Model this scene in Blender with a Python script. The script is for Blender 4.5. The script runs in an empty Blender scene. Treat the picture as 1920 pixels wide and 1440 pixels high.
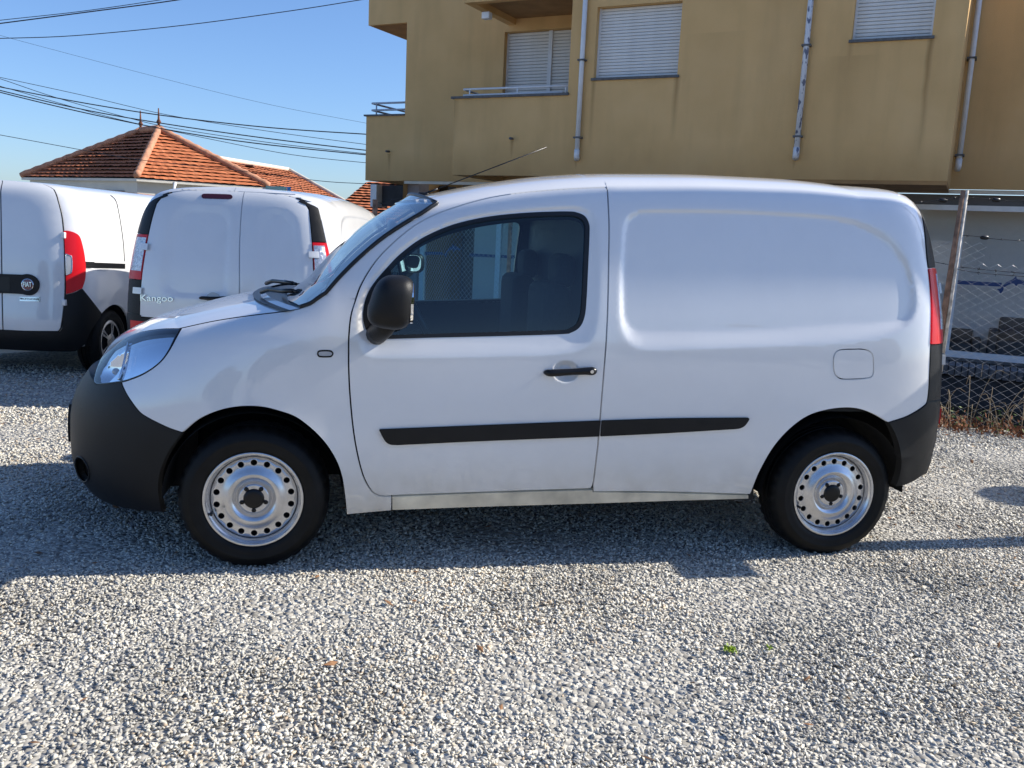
import bpy, bmesh, math, random
import numpy as np
from mathutils import Vector, Matrix
from mathutils.geometry import delaunay_2d_cdt

random.seed(7)
rng = np.random.default_rng(7)
sc = bpy.context.scene
COL = sc.collection

# ------------------------------------------------------------------ camera, sky, sun, exposure
CAM = np.array([0.389590, -3.700133, 1.467922])
YAW, PITCH, ROLL, FOC = 0.1866877, 0.1677271, -0.0459952, 1650.0      # focal length in photo pixels (1920 wide)


def cam_axes():
    cy, sy, cp, sp = math.cos(YAW), math.sin(YAW), math.cos(PITCH), math.sin(PITCH)
    f = np.array([sy * cp, cy * cp, -sp])
    r = np.array([cy, -sy, 0.0])
    d = np.cross(f, r)
    cr, sr = math.cos(ROLL), math.sin(ROLL)
    return np.array([cr * r + sr * d, -sr * r + cr * d, f])


MC = cam_axes()
cd = bpy.data.cameras.new('camera')
cam = bpy.data.objects.new('camera', cd)
COL.objects.link(cam)
cd.sensor_fit = 'HORIZONTAL'
cd.sensor_width = 36.0
cd.lens = 36.0 * FOC / 1920.0
cd.clip_start = 0.05
cd.clip_end = 3000.0
cam.matrix_world = Matrix(((MC[0][0], -MC[1][0], -MC[2][0], CAM[0]), (MC[0][1], -MC[1][1], -MC[2][1], CAM[1]),
                           (MC[0][2], -MC[1][2], -MC[2][2], CAM[2]), (0, 0, 0, 1)))
sc.camera = cam

SUN_EL, SUN_AZ = math.radians(34.5), math.radians(0.6)                 # azimuth from +X towards +Y
sun_dir = Vector((math.cos(SUN_EL) * math.cos(SUN_AZ), math.cos(SUN_EL) * math.sin(SUN_AZ), math.sin(SUN_EL)))
w = bpy.data.worlds.new('World')
sc.world = w
w.use_nodes = True
wn = w.node_tree
wn.nodes.clear()
sky = wn.nodes.new('ShaderNodeTexSky')
sky.sky_type = 'NISHITA'
sky.sun_disc = False
sky.sun_elevation = SUN_EL
sky.sun_rotation = math.pi / 2 - SUN_AZ
sky.altitude = 50
sky.air_density = 0.95
sky.dust_density = 0.7
sky.ozone_density = 5.0
bg = wn.nodes.new('ShaderNodeBackground')
bg.inputs['Strength'].default_value = 0.115
wo = wn.nodes.new('ShaderNodeOutputWorld')
skt = wn.nodes.new('ShaderNodeMixRGB')
skt.blend_type = 'MULTIPLY'
skt.inputs[0].default_value = 1.0
skt.inputs[2].default_value = (0.90, 0.985, 1.13, 1)
wn.links.new(sky.outputs[0], skt.inputs[1])
wn.links.new(skt.outputs[0], bg.inputs['Color'])
wn.links.new(bg.outputs[0], wo.inputs['Surface'])
sd = bpy.data.lights.new('sun', 'SUN')
sun = bpy.data.objects.new('sun', sd)
COL.objects.link(sun)
sd.energy = 5.0
sd.angle = math.radians(0.5)
sd.color = (1.0, 0.94, 0.84)
sun.rotation_euler = sun_dir.to_track_quat('Z', 'Y').to_euler()
sc.view_settings.view_transform = 'Standard'
sc.view_settings.look = 'None'
sc.view_settings.gamma = 1.0
sc.view_settings.use_curve_mapping = False
sc.view_settings.exposure = 0.5
sc.cycles.max_bounces = 8
sc.cycles.transparent_max_bounces = 16
sc.cycles.use_denoising = True


# ------------------------------------------------------------------ materials
def mat(name):
    m = bpy.data.materials.new(name)
    m.use_nodes = True
    m.node_tree.nodes.clear()
    nt = m.node_tree
    out = nt.nodes.new('ShaderNodeOutputMaterial')
    return m, nt, out


def N(nt, t, **kw):
    n = nt.nodes.new('ShaderNode' + t)
    for k, v in kw.items():
        if k in n.inputs.keys() if hasattr(n.inputs, 'keys') else False:
            n.inputs[k].default_value = v
        else:
            setattr(n, k, v)
    return n


def pbr(name, color, rough=0.5, metal=0.0, coat=0.0, spec=0.5, noise=0.0, nscale=20.0, bump=0.0, bscale=200.0, coatr=0.03):
    m, nt, out = mat(name)
    b = nt.nodes.new('ShaderNodeBsdfPrincipled')
    b.inputs['Base Color'].default_value = (*color, 1)
    b.inputs['Roughness'].default_value = rough
    b.inputs['Metallic'].default_value = metal
    b.inputs['Specular IOR Level'].default_value = spec
    b.inputs['Coat Weight'].default_value = coat
    b.inputs['Coat Roughness'].default_value = coatr
    nt.links.new(b.outputs[0], out.inputs[0])
    tc = nt.nodes.new('ShaderNodeTexCoord')
    if noise:
        nz = nt.nodes.new('ShaderNodeTexNoise')
        nz.inputs['Scale'].default_value = nscale
        nz.inputs['Detail'].default_value = 5
        nt.links.new(tc.outputs['Object'], nz.inputs['Vector'])
        mr = nt.nodes.new('ShaderNodeMapRange')
        mr.inputs[1].default_value = 0.3
        mr.inputs[2].default_value = 0.7
        mr.inputs[3].default_value = 1 - noise
        mr.inputs[4].default_value = 1 + noise
        nt.links.new(nz.outputs[0], mr.inputs[0])
        mx = nt.nodes.new('ShaderNodeMixRGB')
        mx.blend_type = 'MULTIPLY'
        mx.inputs[0].default_value = 1
        mx.inputs[1].default_value = (*color, 1)
        nt.links.new(mr.outputs[0], mx.inputs[2])
        nt.links.new(mx.outputs[0], b.inputs['Base Color'])
    if bump:
        nz2 = nt.nodes.new('ShaderNodeTexNoise')
        nz2.inputs['Scale'].default_value = bscale
        nz2.inputs['Detail'].default_value = 3
        nt.links.new(tc.outputs['Object'], nz2.inputs['Vector'])
        bp = nt.nodes.new('ShaderNodeBump')
        bp.inputs['Strength'].default_value = bump
        bp.inputs['Distance'].default_value = 0.01
        nt.links.new(nz2.outputs[0], bp.inputs['Height'])
        nt.links.new(bp.outputs[0], b.inputs['Normal'])
    return m


def glass(name, tint, refl=1.0, ior=1.5, base_mix=0.0, base=(0, 0, 0)):
    m, nt, out = mat(name)
    tr = nt.nodes.new('ShaderNodeBsdfTransparent')
    tr.inputs[0].default_value = (*tint, 1)
    gl = nt.nodes.new('ShaderNodeBsdfGlossy')
    gl.inputs['Roughness'].default_value = 0.0
    gl.inputs[0].default_value = (refl, refl, refl, 1)
    # thin pane: the same reflectance from either side (Schlick)
    ge = nt.nodes.new('ShaderNodeNewGeometry')
    dt = nt.nodes.new('ShaderNodeVectorMath')
    dt.operation = 'DOT_PRODUCT'
    nt.links.new(ge.outputs['Incoming'], dt.inputs[0])
    nt.links.new(ge.outputs['Normal'], dt.inputs[1])

    def op(kind, a_, b_):
        n = nt.nodes.new('ShaderNodeMath')
        n.operation = kind
        for i, x in enumerate((a_, b_)):
            if x is None:
                continue
            if isinstance(x, (int, float)):
                n.inputs[i].default_value = x
            else:
                nt.links.new(x, n.inputs[i])
        return n.outputs[0]
    f0 = max(base_mix, 2 * ((ior - 1) / (ior + 1)) ** 2)
    c_ = op('ABSOLUTE', dt.outputs['Value'], None)
    p5 = op('POWER', op('SUBTRACT', 1.0, c_), 5.0)
    fac = op('ADD', op('MULTIPLY', p5, 1 - f0), f0)
    mx = nt.nodes.new('ShaderNodeMixShader')
    nt.links.new(fac, mx.inputs[0])
    nt.links.new(tr.outputs[0], mx.inputs[1])
    nt.links.new(gl.outputs[0], mx.inputs[2])
    nt.links.new(mx.outputs[0], out.inputs[0])
    return m


def paint_mat():
    m, nt, out = mat('white_paint')
    b = nt.nodes.new('ShaderNodeBsdfPrincipled')
    b.inputs['Roughness'].default_value = 0.3
    b.inputs['Coat Weight'].default_value = 1.0
    b.inputs['Coat Roughness'].default_value = 0.02
    b.inputs['Coat IOR'].default_value = 1.75
    nt.links.new(b.outputs[0], out.inputs[0])
    tc = nt.nodes.new('ShaderNodeTexCoord')
    sp = nt.nodes.new('ShaderNodeSeparateXYZ')
    nt.links.new(tc.outputs['Object'], sp.inputs[0])
    nz = nt.nodes.new('ShaderNodeTexNoise')
    nz.inputs['Scale'].default_value = 9
    nz.inputs['Detail'].default_value = 8
    nt.links.new(tc.outputs['Object'], nz.inputs['Vector'])
    # road dirt splashed on the lower edge of the body
    mr = nt.nodes.new('ShaderNodeMapRange')
    mr.inputs[1].default_value = 0.55
    mr.inputs[2].default_value = 0.25
    mr.inputs[3].default_value = 0
    mr.inputs[4].default_value = 1
    nt.links.new(sp.outputs[2], mr.inputs[0])
    mu = nt.nodes.new('ShaderNodeMath')
    mu.operation = 'MULTIPLY'
    nt.links.new(mr.outputs[0], mu.inputs[0])
    nt.links.new(nz.outputs[0], mu.inputs[1])
    mx = nt.nodes.new('ShaderNodeMixRGB')
    mx.inputs[1].default_value = (0.78, 0.78, 0.775, 1)
    mx.inputs[2].default_value = (0.40, 0.36, 0.28, 1)
    nt.links.new(mu.outputs[0], mx.inputs[0])
    film = nt.nodes.new('ShaderNodeTexNoise')
    film.inputs['Scale'].default_value = 2.6
    film.inputs['Detail'].default_value = 9
    film.inputs['Roughness'].default_value = .68
    nt.links.new(tc.outputs['Object'], film.inputs['Vector'])
    fr_ = nt.nodes.new('ShaderNodeMapRange')
    fr_.inputs[1].default_value, fr_.inputs[2].default_value, fr_.inputs[3].default_value, fr_.inputs[4].default_value = .35, .68, 1.0, .955
    nt.links.new(film.outputs[0], fr_.inputs[0])
    fm = nt.nodes.new('ShaderNodeMixRGB')
    fm.blend_type = 'MULTIPLY'
    fm.inputs[0].default_value = 1
    nt.links.new(mx.outputs[0], fm.inputs[1])
    nt.links.new(fr_.outputs[0], fm.inputs[2])
    cr_ = nt.nodes.new('ShaderNodeMapRange')
    cr_.inputs[1].default_value, cr_.inputs[2].default_value, cr_.inputs[3].default_value, cr_.inputs[4].default_value = .4, .7, .015, .09
    nt.links.new(film.outputs[0], cr_.inputs[0])
    nt.links.new(cr_.outputs[0], b.inputs['Coat Roughness'])
    nt.links.new(fm.outputs[0], b.inputs['Base Color'])
    # faint orange peel
    n2 = nt.nodes.new('ShaderNodeTexNoise')
    n2.inputs['Scale'].default_value = 2.2
    n2.inputs['Detail'].default_value = 2
    nt.links.new(tc.outputs['Object'], n2.inputs['Vector'])
    bp = nt.nodes.new('ShaderNodeBump')
    bp.inputs['Strength'].default_value = 0.12
    bp.inputs['Distance'].default_value = 0.02
    nt.links.new(n2.outputs[0], bp.inputs['Height'])
    nt.links.new(bp.outputs[0], b.inputs['Coat Normal'])
    return m


M_PAINT = paint_mat()
M_SILL = pbr('dirty_white_sill', (0.64, 0.58, 0.45), 0.45, noise=0.30, nscale=7)
M_PLASTIC = pbr('black_plastic', (0.008, 0.008, 0.0085), 0.45, spec=0.3, noise=0.25, nscale=6, bump=0.15, bscale=900)
M_TRIM = pbr('satin_trim', (0.006, 0.006, 0.007), 0.3, spec=0.35)
M_SEAL = pbr('rubber_seal', (0.008, 0.008, 0.009), 0.4)
M_TYRE = pbr('tyre_rubber', (0.006, 0.006, 0.006), 0.5, spec=0.22, noise=0.4, nscale=12, bump=0.2, bscale=300)
M_STEEL = pbr('silver_steel', (0.62, 0.62, 0.63), 0.27, metal=0.85, noise=0.08, nscale=14)
M_CHROME = pbr('chrome', (0.9, 0.9, 0.9), 0.03, metal=1.0)
M_CHROME_SOFT = pbr('soft_chrome', (0.75, 0.75, 0.76), 0.12, metal=1.0)
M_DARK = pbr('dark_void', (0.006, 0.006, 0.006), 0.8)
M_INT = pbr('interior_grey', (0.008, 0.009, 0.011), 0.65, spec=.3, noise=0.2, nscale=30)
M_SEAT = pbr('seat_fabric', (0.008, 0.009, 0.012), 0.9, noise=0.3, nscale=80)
M_GLASS = glass('tinted_window_glass', (0.60, 0.83, 0.87), 1.0, 1.42)
M_SCREEN = glass('windscreen_glass', (0.58, 0.72, 0.80), 1.0, 1.6, base_mix=0.20)
M_LENS = glass('clear_lens', (0.93, 0.95, 0.97), 1.0, 1.45)
M_RED = pbr('red_lens', (0.68, 0.006, 0.012), 0.28, spec=.35, coat=.12)
M_REDDARK = pbr('dark_red_lens', (0.06, 0.004, 0.006), 0.1, coat=1.0)
M_CLEARLAMP = pbr('clear_lamp', (0.62, 0.62, 0.64), 0.12, metal=0.7, noise=0.35, nscale=60, bump=0.5, bscale=120)
M_GREYLENS = pbr('grey_lens', (0.42, 0.43, 0.45), 0.1, coat=1.0)


# ------------------------------------------------------------------ object helpers
def link(name, me, material=None, parent=None, loc=None):
    o = bpy.data.objects.new(name, me)
    COL.objects.link(o)
    if material is not None and me is not None and len(me.materials) == 0:
        me.materials.append(material)
    if parent is not None:
        o.parent = parent
    if loc is not None:
        o.location = loc
    return o


def mesh(name, verts, faces, normals=None, smooth=True):
    me = bpy.data.meshes.new(name)
    me.from_pydata([tuple(map(float, v)) for v in verts], [], [tuple(int(i) for i in f) for f in faces])
    if smooth:
        me.polygons.foreach_set('use_smooth', np.ones(len(me.polygons), dtype=bool))
    me.update()
    if normals is not None:
        me.normals_split_custom_set_from_vertices([tuple(map(float, n)) for n in normals])
    return me


def from_bm(name, bm, smooth=False, angle=None):
    me = bpy.data.meshes.new(name)
    bm.normal_update()
    bm.to_mesh(me)
    bm.free()
    if smooth:
        me.polygons.foreach_set('use_smooth', np.ones(len(me.polygons), dtype=bool))
        if angle:
            me.set_sharp_from_angle(angle=math.radians(angle))
    return me


def empty(name, label=None, cat=None, group=None, loc=(0, 0, 0), rz=0.0):
    o = bpy.data.objects.new(name, None)
    COL.objects.link(o)
    o.empty_display_size = 0.2
    o.location = loc
    o.rotation_euler = (0, 0, rz)
    tag(o, label, cat, group)
    return o


def tag(o, label=None, cat=None, group=None, kind=None):
    if label:
        o['label'] = label
    if cat:
        o['category'] = cat
    if group:
        o['group'] = group
    if kind:
        o['kind'] = kind
    return o


def bm_box(bm, c, s, rot=None, bevel=0.0):
    r = bmesh.ops.create_cube(bm, size=1.0)
    vs = r['verts']
    bmesh.ops.scale(bm, vec=s, verts=vs)
    if bevel > 0:
        es = list({e for v in vs for e in v.link_edges})
        rr = bmesh.ops.bevel(bm, geom=es, offset=bevel, segments=3, affect='EDGES', profile=0.6)
        vs = list({v for f in rr['faces'] for v in f.verts} | {v for v in vs if v.is_valid})
    if rot is not None:
        bmesh.ops.rotate(bm, cent=(0, 0, 0), matrix=rot, verts=vs)
    bmesh.ops.translate(bm, vec=c, verts=vs)
    return vs


def box_mesh(name, c, s, rot=None, bevel=0.0):
    bm = bmesh.new()
    bm_box(bm, c, s, rot, bevel)
    return from_bm(name, bm, smooth=bevel > 0, angle=40)


def tube(pts, r, seg=8, cap=True):
    """verts, faces of a tube along a polyline; r a number or one per point"""
    P = np.asarray(pts, float)
    n = len(P)
    rr = np.full(n, r) if np.isscalar(r) else np.asarray(r, float)
    T = np.zeros_like(P)
    T[1:-1] = P[2:] - P[:-2]
    T[0] = P[1] - P[0]
    T[-1] = P[-1] - P[-2]
    T /= np.linalg.norm(T, axis=1)[:, None] + 1e-12
    up = np.array([0, 0, 1.0]) if abs(T[0][2]) < 0.9 else np.array([1.0, 0, 0])
    V, F = [], []
    for i in range(n):
        a = np.cross(T[i], up)
        a /= np.linalg.norm(a) + 1e-12
        b = np.cross(a, T[i])
        for k in range(seg):
            th = 2 * math.pi * k / seg
            V.append(P[i] + rr[i] * (math.cos(th) * a + math.sin(th) * b))
    for i in range(n - 1):
        for k in range(seg):
            k2 = (k + 1) % seg
            F.append((i * seg + k, i * seg + k2, (i + 1) * seg + k2, (i + 1) * seg + k))
    if cap:
        F.append(tuple(range(seg))[::-1])
        F.append(tuple((n - 1) * seg + k for k in range(seg)))
    return V, F


def tubes_mesh(name, polys, r, seg=8):
    V, F = [], []
    for i, pl in enumerate(polys):
        rr = r[i] if isinstance(r, (list, tuple)) else r
        v, f = tube(pl, rr, seg)
        o = len(V)
        V += v
        F += [tuple(x + o for x in q) for q in f]
    return mesh(name, V, F)


def lathe(name, prof, seg=64, axis='y', center=(0, 0, 0)):
    """prof: list of (radius, axial). axis y: axial runs along y"""
    V, F = [], []
    n = len(prof)
    for k in range(seg):
        th = 2 * math.pi * k / seg
        c, s = math.cos(th), math.sin(th)
        for (r, a) in prof:
            if axis == 'y':
                V.append((center[0] + r * c, center[1] + a, center[2] + r * s))
            elif axis == 'x':
                V.append((center[0] + a, center[1] + r * c, center[2] + r * s))
            else:
                V.append((center[0] + r * c, center[1] + r * s, center[2] + a))
    for k in range(seg):
        k2 = (k + 1) % seg
        for i in range(n - 1):
            F.append((k * n + i, k * n + i + 1, k2 * n + i + 1, k2 * n + i))
    me = mesh(name, V, F)
    me.set_sharp_from_angle(angle=math.radians(50))
    return me


def text_mesh(name, s, size, extrude):
    cu = bpy.data.curves.new(name, 'FONT')
    cu.body = s
    cu.size = size
    cu.extrude = extrude
    cu.align_x = 'CENTER'
    cu.align_y = 'CENTER'
    cu.resolution_u = 3
    o = bpy.data.objects.new(name, cu)
    COL.objects.link(o)
    dg = bpy.context.evaluated_depsgraph_get()
    me = bpy.data.meshes.new_from_object(o.evaluated_get(dg))
    me.name = name
    bpy.data.objects.remove(o)
    bpy.data.curves.remove(cu)
    return me


# ------------------------------------------------------------------ photo rays
def ray(u, v):
    return np.array([(u - 960) / FOC, (v - 720) / FOC, 1.0]) @ MC


def at_plane(u, v, P0, n):
    d = ray(u, v)
    return CAM + d * (((P0 - CAM) @ n) / (d @ n))


def at_z(u, v, z):
    d = ray(u, v)
    return CAM + d * ((z - CAM[2]) / d[2])


def at_y(u, v, y):
    d = ray(u, v)
    return CAM + d * ((y - CAM[1]) / d[1])


def project(P):
    q = (P - CAM) @ MC.T
    return np.stack([960 + FOC * q[:, 0] / q[:, 2], 720 + FOC * q[:, 1] / q[:, 2]], 1), q[:, 2]


def cam_ground(u, depth):
    """ground point seen at column u of the horizon line, at a given distance along the view"""
    f2 = MC[2].copy()
    f2[2] = 0
    f2 /= np.linalg.norm(f2)
    v = 720 - FOC * (MC[2][2] + (u - 960) / FOC * MC[0][2]) / MC[1][2]
    d = ray(u, v)
    q = CAM + d * (depth / (d @ f2))
    q[2] = 0
    return q


# ------------------------------------------------------------------ curved body surfaces
def gauss1(y, s):
    if s <= 0:
        return y
    k = int(4 * s)
    g = np.exp(-0.5 * (np.arange(-k, k + 1) / s) ** 2)
    g /= g.sum()
    yp = np.r_[2 * y[0] - y[k:0:-1], y, 2 * y[-1] - y[-2:-k - 2:-1]]
    return np.convolve(yp, g, 'valid')


class Tab:
    def __init__(self, pts, sig=12, n=500):
        p = np.array(pts, float)
        self.x = np.linspace(p[0, 0], p[-1, 0], n)
        self.y = gauss1(np.interp(self.x, p[:, 0], p[:, 1]), sig)

    def __call__(self, x):
        return np.interp(x, self.x, self.y)


class Surf:
    """body skin P(a, q): a runs along the side and round both ends, q up the section; y=0 is the near side"""

    def __init__(s, W, prof, front, rear, roof, zb, a0, a1, LA, LB, nf, nr):
        s.W, s.zb, s.a0, s.a1, s.LA, s.LB, s.nf, s.nr = W, zb, a0, a1, LA, LB, nf, nr
        p = np.array(prof, float)
        L = np.r_[0, np.cumsum(np.linalg.norm(np.diff(p, axis=0), axis=1))]
        s.q = np.linspace(0, L[-1], 600)
        s.ins = gauss1(np.interp(s.q, L, p[:, 0]), 9)
        s.zz = gauss1(np.interp(s.q, L, p[:, 1]), 9)
        s.ins[-1], s.zz[-1] = p[-1]
        s.front, s.rear, s.roof = Tab(front), Tab(rear), Tab(roof)
        s.H0 = p[-1, 1]
        s.qmax = L[-1]
        s.flares = []

    def qz(s, z):
        return float(np.interp(z, s.zz, s.q))

    def __call__(s, ab):
        a, q = ab[:, 0], ab[:, 1]
        ins = np.interp(q, s.q, s.ins)
        z0 = np.interp(q, s.q, s.zz)
        hx = (s.roof(np.clip(a, s.a0, s.a1 + 0.1)) - s.zb) / (s.H0 - s.zb)
        up = np.clip((z0 - s.zb) / (s.H0 - s.zb), 0, 1)
        z = z0 + (hx - 1) * (s.H0 - s.zb) * up ** 1.15
        x = a.copy()
        y = ins.copy()
        w = s.W / 2 - ins
        for end in (0, 1):
            m = a < s.a0 if end == 0 else a > s.a1
            if not m.any():
                continue
            far = a < s.a0 - 2 * s.LA if end == 0 else a > s.a1 + 2 * s.LB
            x[far] = 2 * (s.a0 - s.LA) - a[far] if end == 0 else 2 * (s.a1 + s.LB) - a[far]
            y[far] = s.W - ins[far]
            m &= ~far
            if end == 0:
                th = (s.a0 - a[m]) / s.LA * math.pi / 2
                L = s.a0 - s.front(z0[m])
                n = s.nf
            else:
                th = (a[m] - s.a1) / s.LB * math.pi / 2
                L = s.rear(z0[m]) - s.a1
                n = s.nr
            c, si = np.cos(th), np.sin(th)
            r = (np.abs(c) ** n + np.abs(si) ** n) ** (-1.0 / n)
            x[m] = (s.a0 - L * r * si) if end == 0 else (s.a1 + L * r * si)
            y[m] = s.W / 2 - w[m] * r * c
        for (cx, cz, R, amp, fall, zlo) in s.flares:
            dd = np.hypot(x - cx, z - cz) - R
            f = np.exp(-np.clip(dd, 0, None) / fall)
            y -= amp * f * (ins < 0.3) * np.where(y > s.W / 2, -1, 1)
        return np.stack([x, y, z], 1)

    def normal(s, ab, disp=None):
        e = 2e-3
        def P(t):
            return s(t) if disp is None else disp(t)
        da, dq = np.array([e, 0]), np.array([0, e])
        t1 = P(ab + da) - P(ab - da)
        t2 = P(ab + dq) - P(ab - dq)
        n = np.cross(t1, t2)
        n /= np.linalg.norm(n, axis=1)[:, None] + 1e-12
        return n

    def inv(s, uv, xf, arange, qrange):
        """photo pixels -> (a, q) on the skin as it stands in the scene (xf: 4x4 placement of the van)"""
        uv = np.atleast_2d(np.asarray(uv, float))
        A, Q = np.meshgrid(np.linspace(*arange, 150), np.linspace(*qrange, 90))
        G = np.stack([A.ravel(), Q.ravel()], 1)
        R, t = xf[:3, :3], xf[:3, 3]
        Pw = s(G) @ R.T + t
        nw = s.normal(G) @ R.T
        pix, dep = project(Pw)
        facing = ((Pw - CAM) * nw).sum(1) < 0.02
        pix[~facing] = 1e6
        out = np.zeros((len(uv), 2))
        for i, p in enumerate(uv):
            out[i] = G[np.argmin(((pix - p) ** 2).sum(1))]
        f = lambda g: project(s(g) @ R.T + t)[0]
        for it in range(12):
            r = uv - f(out)
            e = 1e-3
            Ja = (f(out + [e, 0]) - f(out - [e, 0])) / (2 * e)
            Jq = (f(out + [0, e]) - f(out - [0, e])) / (2 * e)
            det = Ja[:, 0] * Jq[:, 1] - Ja[:, 1] * Jq[:, 0]
            det = np.where(np.abs(det) < 50, np.sign(det + 1e-9) * 50, det)
            da = (r[:, 0] * Jq[:, 1] - r[:, 1] * Jq[:, 0]) / det
            dq = (Ja[:, 0] * r[:, 1] - Ja[:, 1] * r[:, 0]) / det
            st = np.stack([da, dq], 1)
            ln = np.linalg.norm(st, axis=1)[:, None]
            st *= np.minimum(1, 0.05 / (ln + 1e-9))
            out = out + st
            out[:, 0] = np.clip(out[:, 0], arange[0] - .05, arange[1] + .05)
            out[:, 1] = np.clip(out[:, 1], 0, s.qmax)
        return out


# ------------------------------------------------------------------ 2-D polygon tools
def seg(*pts, n=5):
    """smooth curve through traced points (Catmull-Rom)"""
    P = np.array(pts, float)
    if len(P) < 3:
        return P
    Q = np.vstack([2 * P[0] - P[1], P, 2 * P[-1] - P[-2]])
    out = []
    for i in range(1, len(Q) - 2):
        for k in range(n):
            t = k / n
            a, b, c, d = Q[i - 1], Q[i], Q[i + 1], Q[i + 2]
            out.append(0.5 * ((2 * b) + (-a + c) * t + (2 * a - 5 * b + 4 * c - d) * t * t + (-a + 3 * b - 3 * c + d) * t ** 3))
    out.append(P[-1])
    return np.array(out)


def loop(*pts, n=4):
    P = np.array(pts, float)
    Q = np.vstack([P[-1], P, P[0], P[1]])
    out = []
    for i in range(1, len(Q) - 2):
        for k in range(n):
            t = k / n
            a, b, c, d = Q[i - 1], Q[i], Q[i + 1], Q[i + 2]
            out.append(0.5 * ((2 * b) + (-a + c) * t + (2 * a - 5 * b + 4 * c - d) * t * t + (-a + 3 * b - 3 * c + d) * t ** 3))
    return np.array(out)


def chain(*segs):
    P = np.vstack(segs)
    keep = [0]
    for i in range(1, len(P)):
        if np.linalg.norm(P[i] - P[keep[-1]]) > 1e-5:
            keep.append(i)
    if np.linalg.norm(P[keep[0]] - P[keep[-1]]) < 1e-5:
        keep.pop()
    return P[keep]


def area2(P):
    x, y = P[:, 0], P[:, 1]
    return np.sum(x * np.roll(y, -1) - np.roll(x, -1) * y)


def resample(P, h, closed=True):
    out = []
    n = len(P)
    for i in range(n if closed else n - 1):
        a, b = P[i], P[(i + 1) % n]
        k = max(1, int(math.ceil(np.linalg.norm(b - a) / h)))
        for j in range(k):
            out.append(a + (b - a) * j / k)
    if not closed:
        out.append(P[-1])
    return np.array(out)


def thin(P, h, closed=True):
    """drop points closer than h to the one kept before"""
    keep = [P[0]]
    for p in P[1:]:
        if np.linalg.norm(p - keep[-1]) >= h:
            keep.append(p)
    if closed and len(keep) > 3 and np.linalg.norm(keep[0] - keep[-1]) < h * .6:
        keep.pop()
    return np.array(keep)


def offset(P, d):
    """move a closed polygon inwards by d (negative: outwards)"""
    s = 1.0 if area2(P) > 0 else -1.0
    e = np.roll(P, -1, 0) - P
    e /= np.linalg.norm(e, axis=1)[:, None] + 1e-12
    nrm = np.stack([-e[:, 1], e[:, 0]], 1) * s
    b = nrm + np.roll(nrm, 1, 0)
    L = np.linalg.norm(b, axis=1)[:, None]
    b /= L + 1e-9
    cosh = np.clip((b * nrm).sum(1), 0.5, 1)[:, None]
    return P + b * d / cosh


def inside(pts, poly):
    x, y = pts[:, 0], pts[:, 1]
    r = np.zeros(len(pts), bool)
    n = len(poly)
    for i in range(n):
        x0, y0 = poly[i]
        x1, y1 = poly[(i + 1) % n]
        if y0 == y1:
            continue
        c = (y0 > y) != (y1 > y)
        r ^= c & (x < (x1 - x0) * (y - y0) / (y1 - y0) + x0)
    return r


def dist(pts, poly, closed=True):
    n = len(poly)
    d = np.full(len(pts), 1e9)
    for i in range(n if closed else n - 1):
        a, b = poly[i], poly[(i + 1) % n]
        ab = b - a
        t = np.clip(((pts - a) @ ab) / (ab @ ab + 1e-18), 0, 1)
        d = np.minimum(d, np.linalg.norm(pts - (a + t[:, None] * ab), axis=1))
    return d


def triangulate(outer, holes=(), creases=(), h=0.05, fine=None):
    """constrained triangulation of a polygon with holes; interior points on a grid of step h"""
    loops = [outer] + list(holes)
    pts, edges = [], []
    for L in loops:
        o = len(pts)
        pts += [tuple(p) for p in L]
        edges += [(o + i, o + (i + 1) % len(L)) for i in range(len(L))]
    for cL in creases:
        ok = inside(cL, outer) & (dist(cL, outer) > 0.004)
        for H in holes:
            ok &= ~inside(cL, H) & (dist(cL, H) > 0.004)
        o = len(pts)
        idx = {}
        for i, p in enumerate(cL):
            if ok[i]:
                idx[i] = len(pts)
                pts.append(tuple(p))
        n = len(cL)
        for i in range(n):
            if i in idx and (i + 1) % n in idx:
                edges.append((idx[i], idx[(i + 1) % n]))
    lo, hi = outer.min(0), outer.max(0)
    gx, gy = np.arange(lo[0] + h / 2, hi[0], h), np.arange(lo[1] + h / 2, hi[1], h)
    if len(gx) and len(gy):
        X, Y = np.meshgrid(gx, gy)
        X = X + (np.arange(len(gy)) % 2)[:, None] * h / 2
        G = np.stack([X.ravel(), Y.ravel()], 1)
        k = inside(G, outer)
        G = G[k]
        for H in holes:
            G = G[~inside(G, H)]
        allc = list(loops) + list(creases)
        for L in allc:
            if len(G):
                G = G[dist(G, L) > h * 0.45]
        pts += [tuple(p) for p in G]
    if fine is not None:
        k = inside(fine, outer) & (dist(fine, outer) > 0.006)
        for H in holes:
            k &= ~inside(fine, H) & (dist(fine, H) > 0.006)
        pts += [tuple(p) for p in fine[k]]
    r = delaunay_2d_cdt([Vector(p) for p in pts], edges, [], 0, 1e-5)
    V = np.array([tuple(v) for v in r[0]])
    T = np.array([t for t in r[2] if len(t) == 3])
    c = V[T].mean(1)
    k = inside(c, outer)
    for H in holes:
        k &= ~inside(c, H)
    a = V[T]
    ar = (a[:, 1, 0] - a[:, 0, 0]) * (a[:, 2, 1] - a[:, 0, 1]) - (a[:, 1, 1] - a[:, 0, 1]) * (a[:, 2, 0] - a[:, 0, 0])
    T = np.where((ar < 0)[:, None], T[:, ::-1], T)
    T = T[k & (np.abs(ar) > 1e-9)]
    return V, T


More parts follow.
